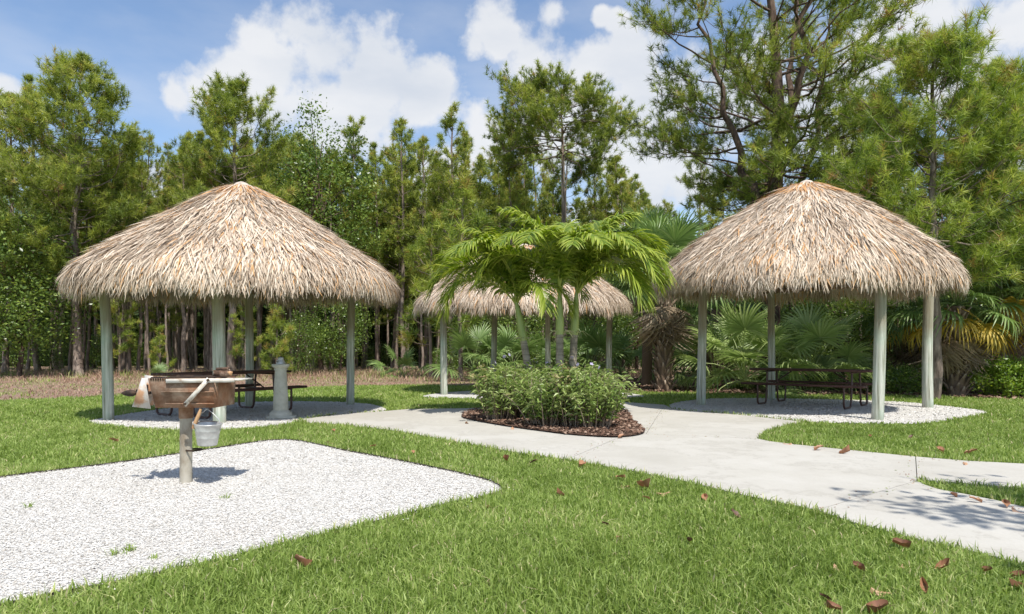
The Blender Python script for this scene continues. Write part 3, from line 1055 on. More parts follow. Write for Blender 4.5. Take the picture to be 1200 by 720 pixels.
link('hook', MB().tube([(.045, 0, .16), (.05, .005, .2), (.035, .01, .225)], .004, 6).mesh('hook', M['iron'], True), BRU)

# ------------------------------------------------------------------ fallen leaves


def leaf_mesh(seed, curl, t0):
    r = np.random.default_rng(seed)
    nx, ny = 8, 5
    V = []
    for i in range(nx + 1):
        u = i / nx
        w = .5 * math.sin(PI * min(1, u * .97 + .03)) ** .7 * (1.1 - .25 * u)
        for j in range(ny):
            v = (j / (ny - 1) - .5) * 2
            x = (u - .5)
            y = v * w * .55
            z = curl * (v * v) * .22 * (.5 + u) + .12 * math.sin(u * 3 + seed) + .03 * r.normal() * (abs(v) > .9) + .1
            V.append((x, y, z))
    Q = [(i * ny + j, i * ny + j + 1, (i + 1) * ny + j + 1, (i + 1) * ny + j) for i in range(nx) for j in range(ny - 1)]
    mb = MB()
    mb.add(V, Q, np.clip(t0 + np.random.default_rng(seed).normal(0, .08, len(V)), 0, 1))
    mb.tube([(-.5, 0, .12), (-.62, .02, .10)], .012, 4, False, t0 * .6)
    return mb.mesh('fallen_leaf', M['dead'], True)


LV = [leaf_mesh(1, .9, .62), leaf_mesh(2, 1.6, .3), leaf_mesh(3, -.8, .85), leaf_mesh(4, 2.0, .5), leaf_mesh(5, .6, .12)]
leaves = [(438, 523, 0, 'in the grass strip above the gravel pit'), (484, 530, 0, 'in the grass strip above the gravel pit'), (594, 539, 1, 'in the grass strip above the gravel pit'),
          (625, 541, 4, 'in the grass strip above the gravel pit'), (388, 518, 2, 'in the grass strip above the gravel pit'), (391, 505, 0, 'in the grass strip above the gravel pit'),
          (681, 545, 0, 'on the lawn just below the concrete walk'), (728, 560, 0, 'on the lawn just below the concrete walk'), (732, 568, 2, 'on the lawn just below the concrete walk'),
          (753, 569, 3, 'on the lawn just below the concrete walk'), (777, 576, 2, 'on the lawn just below the concrete walk'), (757, 583, 0, 'on the lawn just below the concrete walk'),
          (657, 579, 3, 'alone on the lawn right of the pit corner'), (574, 592, 2, 'on the grass at the pointed corner of the gravel pit'), (724, 626, 2, 'tan and upright in the middle of the lower lawn'),
          (711, 614, 4, 'dark, above the tan leaf in the lower lawn'), (827, 584, 0, 'on the lawn at the edge of the walk'), (862, 603, 4, 'dark, on the lawn below the walk'),
          (808, 632, 4, 'nearly black, low on the lawn'), (1055, 638, 1, 'dark, standing at the edge of the walk lower right'), (981, 663, 2, 'in the row of leaves at lower right'),
          (1007, 664, 1, 'in the row of leaves at lower right'), (1056, 661, 2, 'in the row of leaves at lower right'), (1104, 663, 3, 'in the row of leaves at lower right'),
          (1157, 667, 1, 'in the row of leaves at lower right'), (1194, 674, 1, 'in the row of leaves at lower right'), (1085, 688, 3, 'near the bottom right of the lawn'),
          (1031, 690, 2, 'near the bottom right of the lawn'), (968, 700, 4, 'near the bottom right of the lawn'), (1031, 713, 1, 'near the bottom right of the lawn'), (975, 711, 1, 'near the bottom right of the lawn'),
          (1195, 686, 3, 'near the bottom right of the lawn'),
          (1020, 511, 0, 'on the grass tongue before the right hut'), (1067, 512, 4, 'on the grass tongue before the right hut'), (1139, 531, 0, 'on the grass tongue before the right hut'),
          (1102, 528, 0, 'on the grass tongue before the right hut'), (923, 519, 2, 'on the grass tongue before the right hut'), (1130, 542, 2, 'on the grass tongue before the right hut'),
          (960, 526, 0, 'on the grass tongue before the right hut'), (990, 530, 3, 'on the grass tongue before the right hut'),
          (352, 660, 1, 'in the grass below the gravel pit'), (133, 517, 0, 'in the grass between the pit and the left hut'),
          (1178, 591, 0, 'along the small grass wedge at the right edge'), (1143, 586, 0, 'along the small grass wedge at the right edge'), (1118, 580, 1, 'along the small grass wedge at the right edge'),
          (1193, 597, 2, 'along the small grass wedge at the right edge'),
          (548, 495, 2, 'on the mulch under the shrubs'), (601, 502, 2, 'on the mulch under the shrubs'), (737, 509, 2, 'on the mulch under the shrubs'), (728, 512, 0, 'on the mulch under the shrubs')]
rr = random.Random(4)
for (px, py, k, where) in leaves:
    z = .045
    x, y = gp(px, py, z)
    s = rr.uniform(.05, .10) * (1.0 if y < 5 else 1.35)
    o = link('fallen_leaf', LV[k], None, (x, y, z - .012), (rr.uniform(-.35, .35), rr.uniform(-.35, .35), rr.uniform(0, 6.28)), (s, s, s))
    o['label'] = ('curled brown fallen leaf ' + where) if 'dark' not in where and 'tan' not in where and 'black' not in where and 'alone' not in where else ('fallen leaf, ' + where)
    o['category'] = 'leaf'
    o['group'] = 'fallen leaves on the ground'

# small weeds in the pit
wr = np.random.default_rng(3)
for (px, py, n, s, lab) in [(135, 653, 26, .05, 'small green weed in the gravel, left of two near the lower pit edge'), (154, 648, 22, .045, 'small green weed in the gravel, right of two near the lower pit edge'),
                            (180, 658, 12, .04, 'tiny weed sprout in the gravel nearest the lower grass'), (265, 586, 16, .05, 'dark weed in the gravel to the right of the grill post'),
                            (32, 597, 14, .05, 'dry weed in the gravel at the far left')]:
    x, y = gp(px, py)
    mb = MB()
    blades(mb, wr.normal(0, .018, n), wr.normal(0, .012, n), np.zeros(n), s * wr.uniform(.5, 1.2, n), .006 * wr.uniform(.8, 1.4, n), wr, 1.3, wr.uniform(.1, .7, n))
    link('weed', mb.mesh('weed', M['grass']), None, (x, y, .012), label=lab, category='weed', group='weeds in the gravel pit')

# ------------------------------------------------------------------ trees


def needles(mb, C, D, r, n=30, ln=.26, w=.012, spread=.9, tv=None):
    """tufts of needles: C centres, D twig directions"""
    N = len(C)
    D = unit(D)
    Cn = np.repeat(C, n, 0)
    Dn = np.repeat(D, n, 0)
    R = unit(r.normal(0, 1, (N * n, 3)))
    dr = unit(Dn * r.uniform(.15, 1.1, (N * n, 1)) + R * spread)
    base = Cn - Dn * r.uniform(0, .8, (N * n, 1)) * ln * .8
    L = ln * r.uniform(.7, 1.1, (N * n, 1))
    sd = unit(np.cross(dr, r.normal(0, 1, (N * n, 3)))) * w * .5
    tip = base + dr * L
    tip[:, 2] -= .08 * L[:, 0]
    V = np.stack([base - sd, base + sd, tip], 1).reshape(-1, 3)
    if tv is None:
        tv = np.clip(r.normal(.5, .17, N), 0, .95)
    t = np.clip(np.repeat(tv, n) + r.normal(0, .07, N * n), 0, 1)
    mb.add(V, np.arange(N * n)[:, None] * 3 + np.array([[0, 1, 2]]), np.repeat(t, 3))


def pine(seed, H, cb, R, nb=42, r0=.15, shape='oval', tn=26, tl=.26, tw=.013, nsub=5, mats=('bark', 'needle'), forks=0, smin=.3, twigr=.008, top=1.0):
    """leaders (trunk and forks), wandering limbs, twigs, and needle tufts crowded at the twig ends"""
    r = np.random.default_rng(seed)
    wood, crown = MB(), MB()
    n = 14
    us = np.linspace(0, 1, n)
    wob = r.normal(0, .012 * H, (n, 2)).cumsum(0) * .35
    wob -= wob[0]
    tp = np.stack([wob[:, 0], wob[:, 1], us * H], 1)
    tr = r0 * (1 - us) ** .75 * .9 + .018
    tr[0] *= 1.25
    wood.tube(tp, tr, 9, False)
    leaders = [(0.0, tp, np.array([0, 0]))]
    for q in range(forks):
        u0 = cb + (1 - cb) * (-.12 + .5 * q / forks)
        p0 = np.array([np.interp(u0, us, tp[:, c]) for c in range(3)])
        az = q * 2.2 + r.uniform(-.3, .3) + .4
        hd = np.array([math.cos(az), math.sin(az), 0])
        ext = R * r.uniform(.38, .6)
        ee = (H - p0[2]) * r.uniform(.7, .95)
        pts = [p0 + hd * ext * (v ** .7) + np.array([0, 0, ee * v ** 1.15]) + r.normal(0, .10, 3) * (v > 0) for v in np.linspace(0, 1, n)]
        pts = np.array(pts)
        wood.tube(pts, np.linspace(r0 * .42, .02, n), 7, False)
        leaders.append((u0, pts, hd))
    TC, TD, TV = [], [], []
    for i in range(nb):
        v = (i + r.uniform(0, 1)) / nb
        u = cb + (1 - cb) * v * .985
        if shape == 'oval':
            prof = (math.sin(PI * (v * .80 + .20)) ** .6) * (1 - .22 * v)
        elif shape == 'cone':
            prof = (1 - v) ** .7 + .12
        elif shape == 'umbrella':
            prof = .75 + .3 * v if v < .5 else .90 - 1.05 * (v - .5)
        else:
            prof = (.62 + .38 * math.sin(PI * v)) * (1 - .35 * v)
        L = R * prof * r.uniform(.5, 1.12)
        az = i * 2.399 + r.normal(0, .45)
        el = math.radians(-8 + 52 * v ** 1.3) + r.normal(0, .2)
        if shape == 'umbrella':
            el = math.radians(4 + 26 * v) + r.normal(0, .14)
        u0, lp, hd0 = leaders[i % len(leaders)]
        if u < u0 + .05:
            u0, lp, hd0 = leaders[0]
        uu = (u - u0) / (1 - u0)
        p = np.array([np.interp(uu, us, lp[:, c]) for c in range(3)])
        if u0 > 0:
            az = math.atan2(hd0[1], hd0[0]) + r.uniform(-1.7, 1.7)
            L *= .7
        pts = [p]
        k = 8
        bend = r.normal(0, .16)
        sag = r.uniform(-.15, .1)
        for j in range(1, k):
            f = j / k
            el2 = el + (.55 if shape != 'umbrella' else -.35) * f + sag * (1 - f) + r.normal(0, .13)
            a2 = az + bend * j + r.normal(0, .13)
            p = p + np.array([math.cos(a2) * math.cos(el2), math.sin(a2) * math.cos(el2), math.sin(el2)]) * L / (k - 1)
            pts.append(p)
        pts = np.array(pts)
        br = max(.012, min(r0 * .26, .075) * (L / R) ** .8 * (1 - .35 * v))
        wood.tube(pts, np.linspace(br, twigr, k), 5, False)
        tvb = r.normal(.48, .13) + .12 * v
        for q in range(max(3, int(nsub * (.5 + .7 * L / R)))):
            s = smin + (1 - smin) * r.uniform(0, 1) ** .75
            b = np.array([np.interp(s * (k - 1), range(k), pts[:, c]) for c in range(3)])
            da = az + r.choice([-1, 1]) * r.uniform(.2, 1.3)
            sl = min(1.1, L * r.uniform(.14, .36)) + .12
            se = r.uniform(-.05, 1.15)
            sd = np.array([math.cos(da) * math.cos(se), math.sin(da) * math.cos(se), math.sin(se)])
            mid = b + sd * sl * .5 + np.array([0, 0, -.06 * sl])
            e = b + sd * sl + np.array([0, 0, .10 * sl])
            wood.tube([b, mid, e], [twigr * 1.1, twigr * .9, twigr * .6], 3, False)
            tv = tvb + r.normal(0, .1)
            m = 1 + int(sl / .26)
            for z in range(m):
                f = 1 - z / m * .8
                c = b + (e - b) * f + r.normal(0, .10, 3) * (z > 0)
                TC.append(c)
                TD.append(sd * .7 + np.array([0, 0, .75]) + r.normal(0, .3, 3))
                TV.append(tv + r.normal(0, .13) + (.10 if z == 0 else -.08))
        TC.append(pts[-1])
        TD.append(pts[-1] - pts[-2] + np.array([0, 0, .1]))
        TV.append(.6)
    for q in range(5):
        TC.append(tp[-1] - np.array([0, 0, .22 * q]))
        TD.append(np.array([r.normal(0, .4 * (q > 0)), r.normal(0, .4 * (q > 0)), 1.0]))
        TV.append(.65)
    TV = np.clip(np.array(TV), 0, .93)
    TV[r.uniform(0, 1, len(TV)) > .988] = 1.0
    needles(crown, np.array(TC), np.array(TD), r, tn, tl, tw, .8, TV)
    return wood.mesh('trunk', M[mats[0]], True), crown.mesh('crown', M[mats[1]])


def leafcloud(mb, C, r, n, size, spread, tv, aspect=.5, up=.5):
    """leaf quads (2 tris, folded) around centres"""
    N = len(C) * n
    c = np.repeat(C, n, 0) + r.normal(0, 1, (N, 3)) * np.repeat(spread, n)[:, None] * np.array([1, 1, .75])
    a = unit(r.normal(0, 1, (N, 3)) + np.array([0, 0, -.2]))
    nrm = unit(r.normal(0, 1, (N, 3)) * .8 + np.array([0, 0, up]))
    b = unit(np.cross(nrm, a))
    a = unit(np.cross(b, nrm))
    s = size * r.uniform(.6, 1.3, (N, 1))
    V = np.stack([c - a * s * .5, c + b * s * aspect * .5 - nrm * s * .08, c + a * s * .5 - nrm * s * .1, c - b * s * aspect * .5 - nrm * s * .08], 1).reshape(-1, 3)
    t = np.clip(np.repeat(tv, n) + r.normal(0, .15, N), 0, 1)
    i = np.arange(N)[:, None] * 4
    k = mb.n
    mb.add(V, i + np.array([[0, 1, 2]]), np.repeat(t, 4))
    mb.f.append(i + np.array([[0, 2, 3]]) + k)


def broad(seed, H, R, base=.25, nlimb=16, nclump=130, nleaf=55, leaf=.11, mats=('bark_dark', 'leaf'), r0=.09, aspect=.5, spread=.2, name='crown'):
    r = np.random.default_rng(seed)
    wood, crown = MB(), MB()
    tp = np.array([(0, 0, 0), (.03 * H * r.normal(), .03 * H * r.normal(), H * .3), (.05 * H * r.normal(), .05 * H * r.normal(), H * .6), (0, 0, H * .9)])
    wood.tube(tp, [r0, r0 * .8, r0 * .5, r0 * .15], 8, False)
    zc, hh = H * (base + 1) / 2, H * (1 - base) / 2
    D = unit(r.normal(0, 1, (nclump, 3)))
    rad = r.uniform(.35, 1.0, nclump) ** .6
    lump = 1 + .22 * np.sin(D[:, 0] * 4 + seed) * np.sin(D[:, 2] * 5 + D[:, 1] * 3)
    C = D * (rad * lump)[:, None] * np.array([R, R, hh]) + np.array([0, 0, zc])
    for i in range(nlimb):
        e = C[i]
        s = np.array([0, 0, max(H * .1, min(e[2] - .25 * R, H * .6))])
        mid = (s + e) / 2 + np.array([0, 0, .08 * H]) * r.uniform(-.5, 1)
        wood.tube([s, mid, e], [r0 * .4, r0 * .25, .008], 5, False)
    tv = np.clip(r.normal(.5, .18, nclump), 0, 1)
    leafcloud(crown, C, r, nleaf, leaf, np.full(nclump, spread * R), tv, aspect)
    return wood.mesh('trunk', M[mats[0]], True), crown.mesh(name, M[mats[1]])


def plant_tree(meshes, name, label, cat, x, y, rz=0, sc=1.0, group=None, parts=('trunk', 'crown')):
    t = thing(name, label, cat, (x, y, 0), rz, group, sc)
    for nm, me in zip(parts, meshes):
        link(nm, me, t)
    return t


# landmark trees
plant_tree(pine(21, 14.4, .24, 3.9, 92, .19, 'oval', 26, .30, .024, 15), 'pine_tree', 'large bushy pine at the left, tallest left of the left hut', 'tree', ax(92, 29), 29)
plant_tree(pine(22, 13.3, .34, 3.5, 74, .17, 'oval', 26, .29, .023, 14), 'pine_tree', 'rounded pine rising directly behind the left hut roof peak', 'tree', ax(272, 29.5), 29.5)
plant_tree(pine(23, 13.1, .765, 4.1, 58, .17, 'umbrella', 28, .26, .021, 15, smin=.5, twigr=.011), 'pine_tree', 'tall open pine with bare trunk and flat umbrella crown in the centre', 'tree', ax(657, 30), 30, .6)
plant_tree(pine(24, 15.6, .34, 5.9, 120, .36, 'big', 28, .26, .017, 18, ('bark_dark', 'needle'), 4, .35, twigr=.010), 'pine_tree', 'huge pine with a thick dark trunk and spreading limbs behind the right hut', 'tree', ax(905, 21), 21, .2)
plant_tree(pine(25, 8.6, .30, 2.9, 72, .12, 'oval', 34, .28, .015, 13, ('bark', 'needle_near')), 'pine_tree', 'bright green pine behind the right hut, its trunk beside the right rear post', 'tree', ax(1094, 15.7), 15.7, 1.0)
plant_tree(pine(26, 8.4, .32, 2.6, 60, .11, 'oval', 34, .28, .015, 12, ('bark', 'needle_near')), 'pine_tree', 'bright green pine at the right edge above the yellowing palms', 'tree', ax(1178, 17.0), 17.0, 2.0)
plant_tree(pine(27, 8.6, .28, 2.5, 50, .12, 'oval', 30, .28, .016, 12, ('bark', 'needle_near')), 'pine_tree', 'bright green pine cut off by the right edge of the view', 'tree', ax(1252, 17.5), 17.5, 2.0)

D_ = [pine(31, 14, .28, 2.3, 48, .14, 'oval', 22, .28, .026, 11), pine(32, 14, .36, 2.0, 42, .13, 'oval', 22, .28, .026, 11),
      pine(33, 14, .30, 2.3, 46, .14, 'cone', 22, .28, .026, 11), pine(34, 14, .42, 1.9, 38, .12, 'oval', 22, .28, .026, 10)]
S_ = [pine(41, 12, .58, 1.4, 26, .09, 'oval', 22, .27, .024, 8), pine(42, 12, .50, 1.4, 28, .08, 'cone', 22, .27, .024, 8), pine(43, 12, .66, 1.5, 22, .10, 'oval', 22, .27, .024, 8)]
Y_ = [pine(51, 3.2, .12, .9, 20, .035, 'cone', 34, .26, .016, 6, ('bark', 'needle_near')), pine(52, 4.5, .2, 1.0, 24, .04, 'cone', 32, .26, .016, 6, ('bark', 'needle_near'))]


def named_pine(px, d, top, kind, label, rz=0.0, group=None):
    H = hz(top, d)
    base = 14.0 if kind in D_ else 12.0
    plant_tree(kind, 'pine_tree', label, 'tree', ax(px, d), d, rz, H / base, group)


named_pine(6, 31, 112, D_[0], 'pine at the extreme left edge behind the bushy pine', .4)
named_pine(352, 34, 160, D_[1], 'pine between the rounded pine and the leafy treetop', 1)
named_pine(413, 33, 140, D_[2], 'pointed pine above the right slope of the left hut roof', 2)
named_pine(445, 36, 168, D_[3], 'lower pine between the two pointed pines left of centre', 3)
named_pine(472, 34, 138, D_[1], 'pointed pine above the gap between the left and back huts', 4)
named_pine(500, 37, 165, D_[0], 'background pine left of the twin topped pine', 5)
named_pine(530, 33, 128, D_[2], 'tall pointed pine above the left end of the back hut', .7)
named_pine(560, 36, 182, D_[1], 'pine just left of the open umbrella pine', 1.9)
named_pine(588, 36, 196, D_[3], 'thin crowned pine touching the umbrella pine crown', 2.6)
named_pine(618, 38, 222, D_[0], 'pine seen under the left side of the umbrella crown', 3.7)
named_pine(697, 34, 185, D_[2], 'dense pine right of the umbrella pine trunk', 4.4)
named_pine(722, 35, 186, D_[0], 'rightmost dense pine before the open sky gap', 5.4)
named_pine(762, 39, 240, D_[1], 'low distant pine at the foot of the open sky gap', .1)
named_pine(818, 33, 160, S_[1], 'thin dark pine standing against the sky left of the huge pine', 1.1)
named_pine(850, 36, 200, D_[3], 'pine seen between the thin dark pine and the huge pine', 2.1)
named_pine(188, 37, 225, D_[3], 'low pine in the sky gap between the two left pines', 2.1)
named_pine(150, 33, 150, D_[1], 'pine leaning out right of the large bushy pine', 2.9)
named_pine(45, 33, 90, D_[3], 'pine rising behind the large bushy pine', 3.3)
named_pine(985, 30, 150, D_[0], 'pine filling the space right of the huge trunk', 3.9)
named_pine(1050, 27, 130, D_[1], 'pine behind the bright green pine', 4.9)
named_pine(1135, 28, 110, D_[2], 'pine behind the bright green pines at far right', 5.6)
named_pine(1190, 30, 120, D_[0], 'pine deep behind the yellowing palms at the right edge', 1.4)

fr = np.random.default_rng(77)
zones = [(-80, 60, 'at the far left edge'), (60, 128, 'left of the left hut front post'), (128, 190, 'right of the left hut front left post'), (190, 257, 'seen above the barbecue grill'),
         (257, 330, 'seen above the left picnic table'), (330, 410, 'between the fountain and left hut right post'), (410, 521, 'seen between the left and back huts'),
         (521, 640, 'behind the left half of the back hut'), (640, 740, 'behind the right half of the back hut'), (740, 822, 'between the feathery palms and the right hut'),
         (822, 1028, 'behind the table of the right hut'), (1028, 1290, 'at the far right behind the yellowing palms')]
cnt = [11, 9, 11, 13, 13, 12, 16, 14, 10, 8, 14, 10]
used = []
for (a, b, wh), c in zip(zones, cnt):
    for i in range(c):
        for _ in range(30):
            d = fr.uniform(31.5, 50)
            px = fr.uniform(a, b)
            x = ax(px, d)
            if all((x - u) ** 2 + (d - v) ** 2 > .9 for u, v in used):
                break
        used.append((x, d))
        if px > 822:
            d = d - 2
        tall = fr.uniform(0, 1) < .45
        H = hz(fr.uniform(185, 275) if 700 < px < 860 else fr.uniform(150, 240) if not (160 < px < 210) else fr.uniform(215, 290), d)
        row = 'front row ' if d < 38 else 'deep row '
        if tall:
            k = D_[fr.integers(0, 4)]
            sc = H / 14
            lab = row + 'full crowned pine ' + wh
        else:
            k = S_[fr.integers(0, 3)]
            sc = H / 12 * .95
            lab = row + 'bare pole pine ' + wh
        t = plant_tree(k, 'pine_tree', lab, 'tree', x, d, fr.uniform(0, 6.28), sc, 'forest pines ' + wh)
        t.scale = (sc * fr.uniform(.85, 1.15),) * 2 + (sc,)

# front trunks standing in rows at the wood edge
for i in range(34):
    a, b, wh = zones[[2, 3, 4, 5, 6, 1][i % 6]]
    px, d = fr.uniform(a, b), fr.uniform(30.5, 38)
    H = hz(fr.uniform(150, 215), d)
    t = plant_tree(S_[i % 3], 'pine_tree', ('thin pale trunked pine ' if i % 2 else 'slightly leaning thin pine ') + wh, 'tree', ax(px, d), d, fr.uniform(0, 6.28), H / 12, 'forest pines ' + wh)
    t.scale = (H / 12 * .8, H / 12 * .8, H / 12)
    if not i % 2:
        t.rotation_euler = (fr.normal(0, .02), fr.normal(0, .03), t.rotation_euler.z)

# young pines with fresh tufts at the wood edge
for (px, d, k, s, lab) in [(325, 27, 0, .95, 'young pine with yellow green tufts behind the fountain'), (288, 28.5, 1, .8, 'young pine with drooping tufts behind the left hut picnic table'),
                           (187, 29, 0, .7, 'small young pine at the wood edge above the grill'), (140, 30, 1, 1.0, 'young pine among the trunks beside the left hut front post'),
                           (505, 27, 1, 1.5, 'tall young pine with bright foliage left of the back hut'), (540, 26, 1, 1.75, 'young pine glowing green above the back hut roof')]:
    plant_tree(Y_[k], 'young_pine', lab, 'tree', ax(px, d), d, px * .7, s)

# broadleaf trees and bushes
B_ = [broad(61, 6.0, 2.0, .12, 16, 150, 60, .13), broad(62, 5.0, 1.9, .08, 14, 140, 55, .12), broad(63, 9.5, 2.0, .3, 22, 190, 60, .12, spread=.13)]
U_ = [broad(71, 2.2, 1.3, .02, 8, 70, 50, .11), broad(72, 1.6, 1.0, .0, 8, 60, 45, .09)]
for (px, d, k, s, lab) in [(22, 28, 0, 1.25, 'dark leafy tree at the left edge beside the bushy pine'), (-35, 27, 1, 1.3, 'leafy tree at the far left edge of the lawn'), (62, 33, 1, .5, 'low leafy tree beneath the large bushy pine'),
                          (378, 31.5, 2, 1.32, 'tall leafy oak with a sprigged top between the pines'), (352, 30.5, 1, .6, 'round dark leafy tree behind the fountain'),
                          (398, 31.5, 0, .75, 'dark leafy tree seen above the right side of the left hut'), (560, 32, 1, .8, 'leafy tree directly behind the back hut'), (615, 30, 1, .9, 'leafy tree behind the palm trunks'),
                          (700, 30, 0, .95, 'leafy tree behind the right end of the back hut'), (745, 33, 0, 1.0, 'leafy tree deep behind the skirted palm'), (850, 29, 0, 1.15, 'dark leafy tree behind the left post of the right hut'),
                          (990, 21, 1, .78, 'dark leafy tree behind the picnic table of the right hut'), (1045, 22, 0, .72, 'dark leafy tree between the right hut posts'), (930, 25, 0, 1.0, 'dark leafy tree behind the light fan palms'),
                          (1090, 26, 0, 1.25, 'dark leafy tree behind the bright pine trunk'), (1195, 25, 0, 1.2, 'dark leafy tree deep behind the yellowing palms'), (1130, 24, 1, 1.0, 'leafy tree between the two yellowing palms')]:
    plant_tree(B_[k], 'leafy_tree', lab, 'tree', ax(px, d), d, px * 1.3, s)
bush = broad(73, 1.05, .95, .0, 8, 110, 60, .075, ('twig', 'leaf_bright'), .02, .55, .13, 'foliage')
plant_tree(bush, 'round_shrub', 'bright yellow green rounded shrub at the right edge of the lawn', 'shrub', ax(1182, 16.3), 16.3, 0, .92, parts=('stem', 'foliage'))
bush2 = broad(74, .8, .8, .0, 8, 80, 50, .07, ('twig', 'leaf'), .02, .55, .16, 'foliage')
for (px, d, s, lab) in [(1055, 17.2, .9, 'low green shrub between the two right posts of the right hut'), (1030, 18.2, .9, 'low dark shrub behind the front right post of the right hut'), (965, 18.5, .7, 'small shrub behind the picnic table of the right hut'),
                        (1100, 18.6, 1.0, 'low shrub left of the yellowing palm trunk')]:
    plant_tree(bush2, 'low_shrub', lab, 'shrub', ax(px, d), d, px, s, parts=('stem', 'foliage'))
for i in range(46):
    d = fr.uniform(29.5, 41)
    px = fr.uniform(-80, 1260)
    if px > 760:
        d = fr.uniform(24, 34)
    if px < 520:
        d = fr.uniform(39, 46)
    k = U_[i % 2]
    wh = [w for (a, b, w) in zones if a <= px < b][0]
    plant_tree(k, 'undergrowth_bush', 'dark undergrowth bush ' + wh, 'bush', ax(px, d), d, fr.uniform(0, 6), fr.uniform(.5, 1.15), 'undergrowth bushes ' + wh, parts=('stem', 'foliage'))

# far wood behind the trees one can tell apart
fw = MB()
r = np.random.default_rng(91)
n = 3400
d = r.uniform(50, 60, n)
x = r.uniform(-.95, .95, n) * d
z = r.uniform(0, 1, n) ** 1.5 * (11.0 + 1.6 * np.sin(x * .35) + 1.2 * np.sin(x * 1.1))
x2 = r.uniform(-.95, .95, 1500) * 61
leafcloud(fw, np.stack([x2, np.full(1500, 61.0), r.uniform(0, 8, 1500)], 1), r, 24, 1.1, np.full(1500, .8), np.full(1500, .15), .7)
leafcloud(fw, np.stack([x, d, z], 1), r, 26, .55, np.full(n, .8), np.clip(r.normal(.4, .2, n), 0, 1), .6)
for i in range(240):
    dd = r.uniform(49, 58)
    xx = r.uniform(-.95, .95) * dd
    fw.tube([(xx, dd, 0), (xx + r.normal(0, .2), dd, 5), (xx + r.normal(0, .3), dd, 10)], [.13, .1, .06], 5, False, .2)
link('distant_wood', fw.mesh('distant_wood', M['far']), kind='stuff', label='dark mass of distant woodland behind the pines', category='wood')

# ------------------------------------------------------------------ fan palms


def fan_leaf(seed, lp=.9, bl=.75, droop=.35, m='fan', nseg=30, spreadang=125, fold=.25):
    r = np.random.default_rng(seed)
    mb = MB()
    pts = [(lp * u, 0, .10 * lp * math.sin(PI * u * .8) - droop * .25 * lp * u * u) for u in np.linspace(0, 1, 5)]
    mb.tube(pts, np.linspace(.017, .008, 5), 4, False, .75)
    c = np.array(pts[-1])
    V, Q, T = [], [], []
    for i in range(nseg):
        a = math.radians(-spreadang + 2 * spreadang * i / (nseg - 1)) + r.normal(0, .02)
        L = bl * (1 - .28 * abs(a) / 2.2) * r.uniform(.9, 1.06)
        d = np.array([math.cos(a), math.sin(a), 0])
        s = np.array([-math.sin(a), math.cos(a), 0])
        t = np.clip(r.normal(.5, .14), 0, 1)
        b0 = len(V)
        lift = fold * abs(math.sin(a))
        dk = droop * r.uniform(.7, 1.5)
        for u, w in ((.03, .006), (.35, .024), (.62, .020), (.85, .011), (1.0, .001)):
            p = c + d * L * (u - .18 * dk * u ** 3) + np.array([0, 0, lift * L * u * .8 - dk * L * (u ** 2.6) * .75 + .0])
            p = p + np.array([.12 * L * u * (1 - u), 0, 0])
            V += [p - s * w, p + np.array([0, 0, -w * .5]), p + s * w]
            T += [t + .25 * u - .1] * 3
        for k in range(4):
            q = b0 + 3 * k
            Q += [(q, q + 1, q + 4, q + 3), (q + 1, q + 2, q + 5, q + 4)]
    mb.add(V, Q, np.clip(np.array(T), 0, 1))
    return mb.mesh('frond', M[m])


FL = [fan_leaf(1, 1.0, .8, .3), fan_leaf(2, 1.1, .85, .55), fan_leaf(3, .95, .8, .8)]
FB = [fan_leaf(8, 1.25, .85, .4, 'fan_light'), fan_leaf(9, 1.1, .85, .7, 'fan_light')]
FY = [fan_leaf(4, .95, .75, .9, 'fan_yellow'), fan_leaf(5, 1.0, .7, .7, 'fan_yellow')]
FD = [fan_leaf(6, .75, .75, 1.3, 'fan_dead', 24, 80, .5), fan_leaf(7, .7, .8, 1.5, 'fan_dead', 22, 60, .6)]


def boots_mesh(seed, H, r0, r1):
    """palm trunk clad in criss-cross leaf bases"""
    r = np.random.default_rng(seed)
    mb = MB()
    us = np.linspace(0, 1, 8)
    mb.tube([(0.03 * math.sin(3 * u), 0, H * u) for u in us], r0 + (r1 - r0) * us, 14, True, .15)
    return mb.mesh('trunk', M['boots'], True)


def boot_piece():
    mb = MB()
    V = [(-.06, 0, 0), (.06, 0, 0), (.035, -.055, .13), (-.035, -.055, .13), (.015, -.12, .24), (-.015, -.12, .24),
         (-.05, .03, .02), (.05, .03, .02), (.03, -.02, .15), (-.03, -.02, .15), (.012, -.10, .245), (-.012, -.10, .245)]
    Q = [(0, 1, 2, 3), (3, 2, 4, 5), (6, 9, 8, 7), (9, 11, 10, 8), (1, 7, 8, 2), (2, 8, 10, 4), (0, 3, 9, 6), (3, 5, 11, 9), (4, 10, 11, 5)]
    mb.add(V, Q, np.array([.3] * 4 + [1] * 2 + [.2] * 6))
    return mb.mesh('leaf_base', M['boots'])


BOOT = boot_piece()


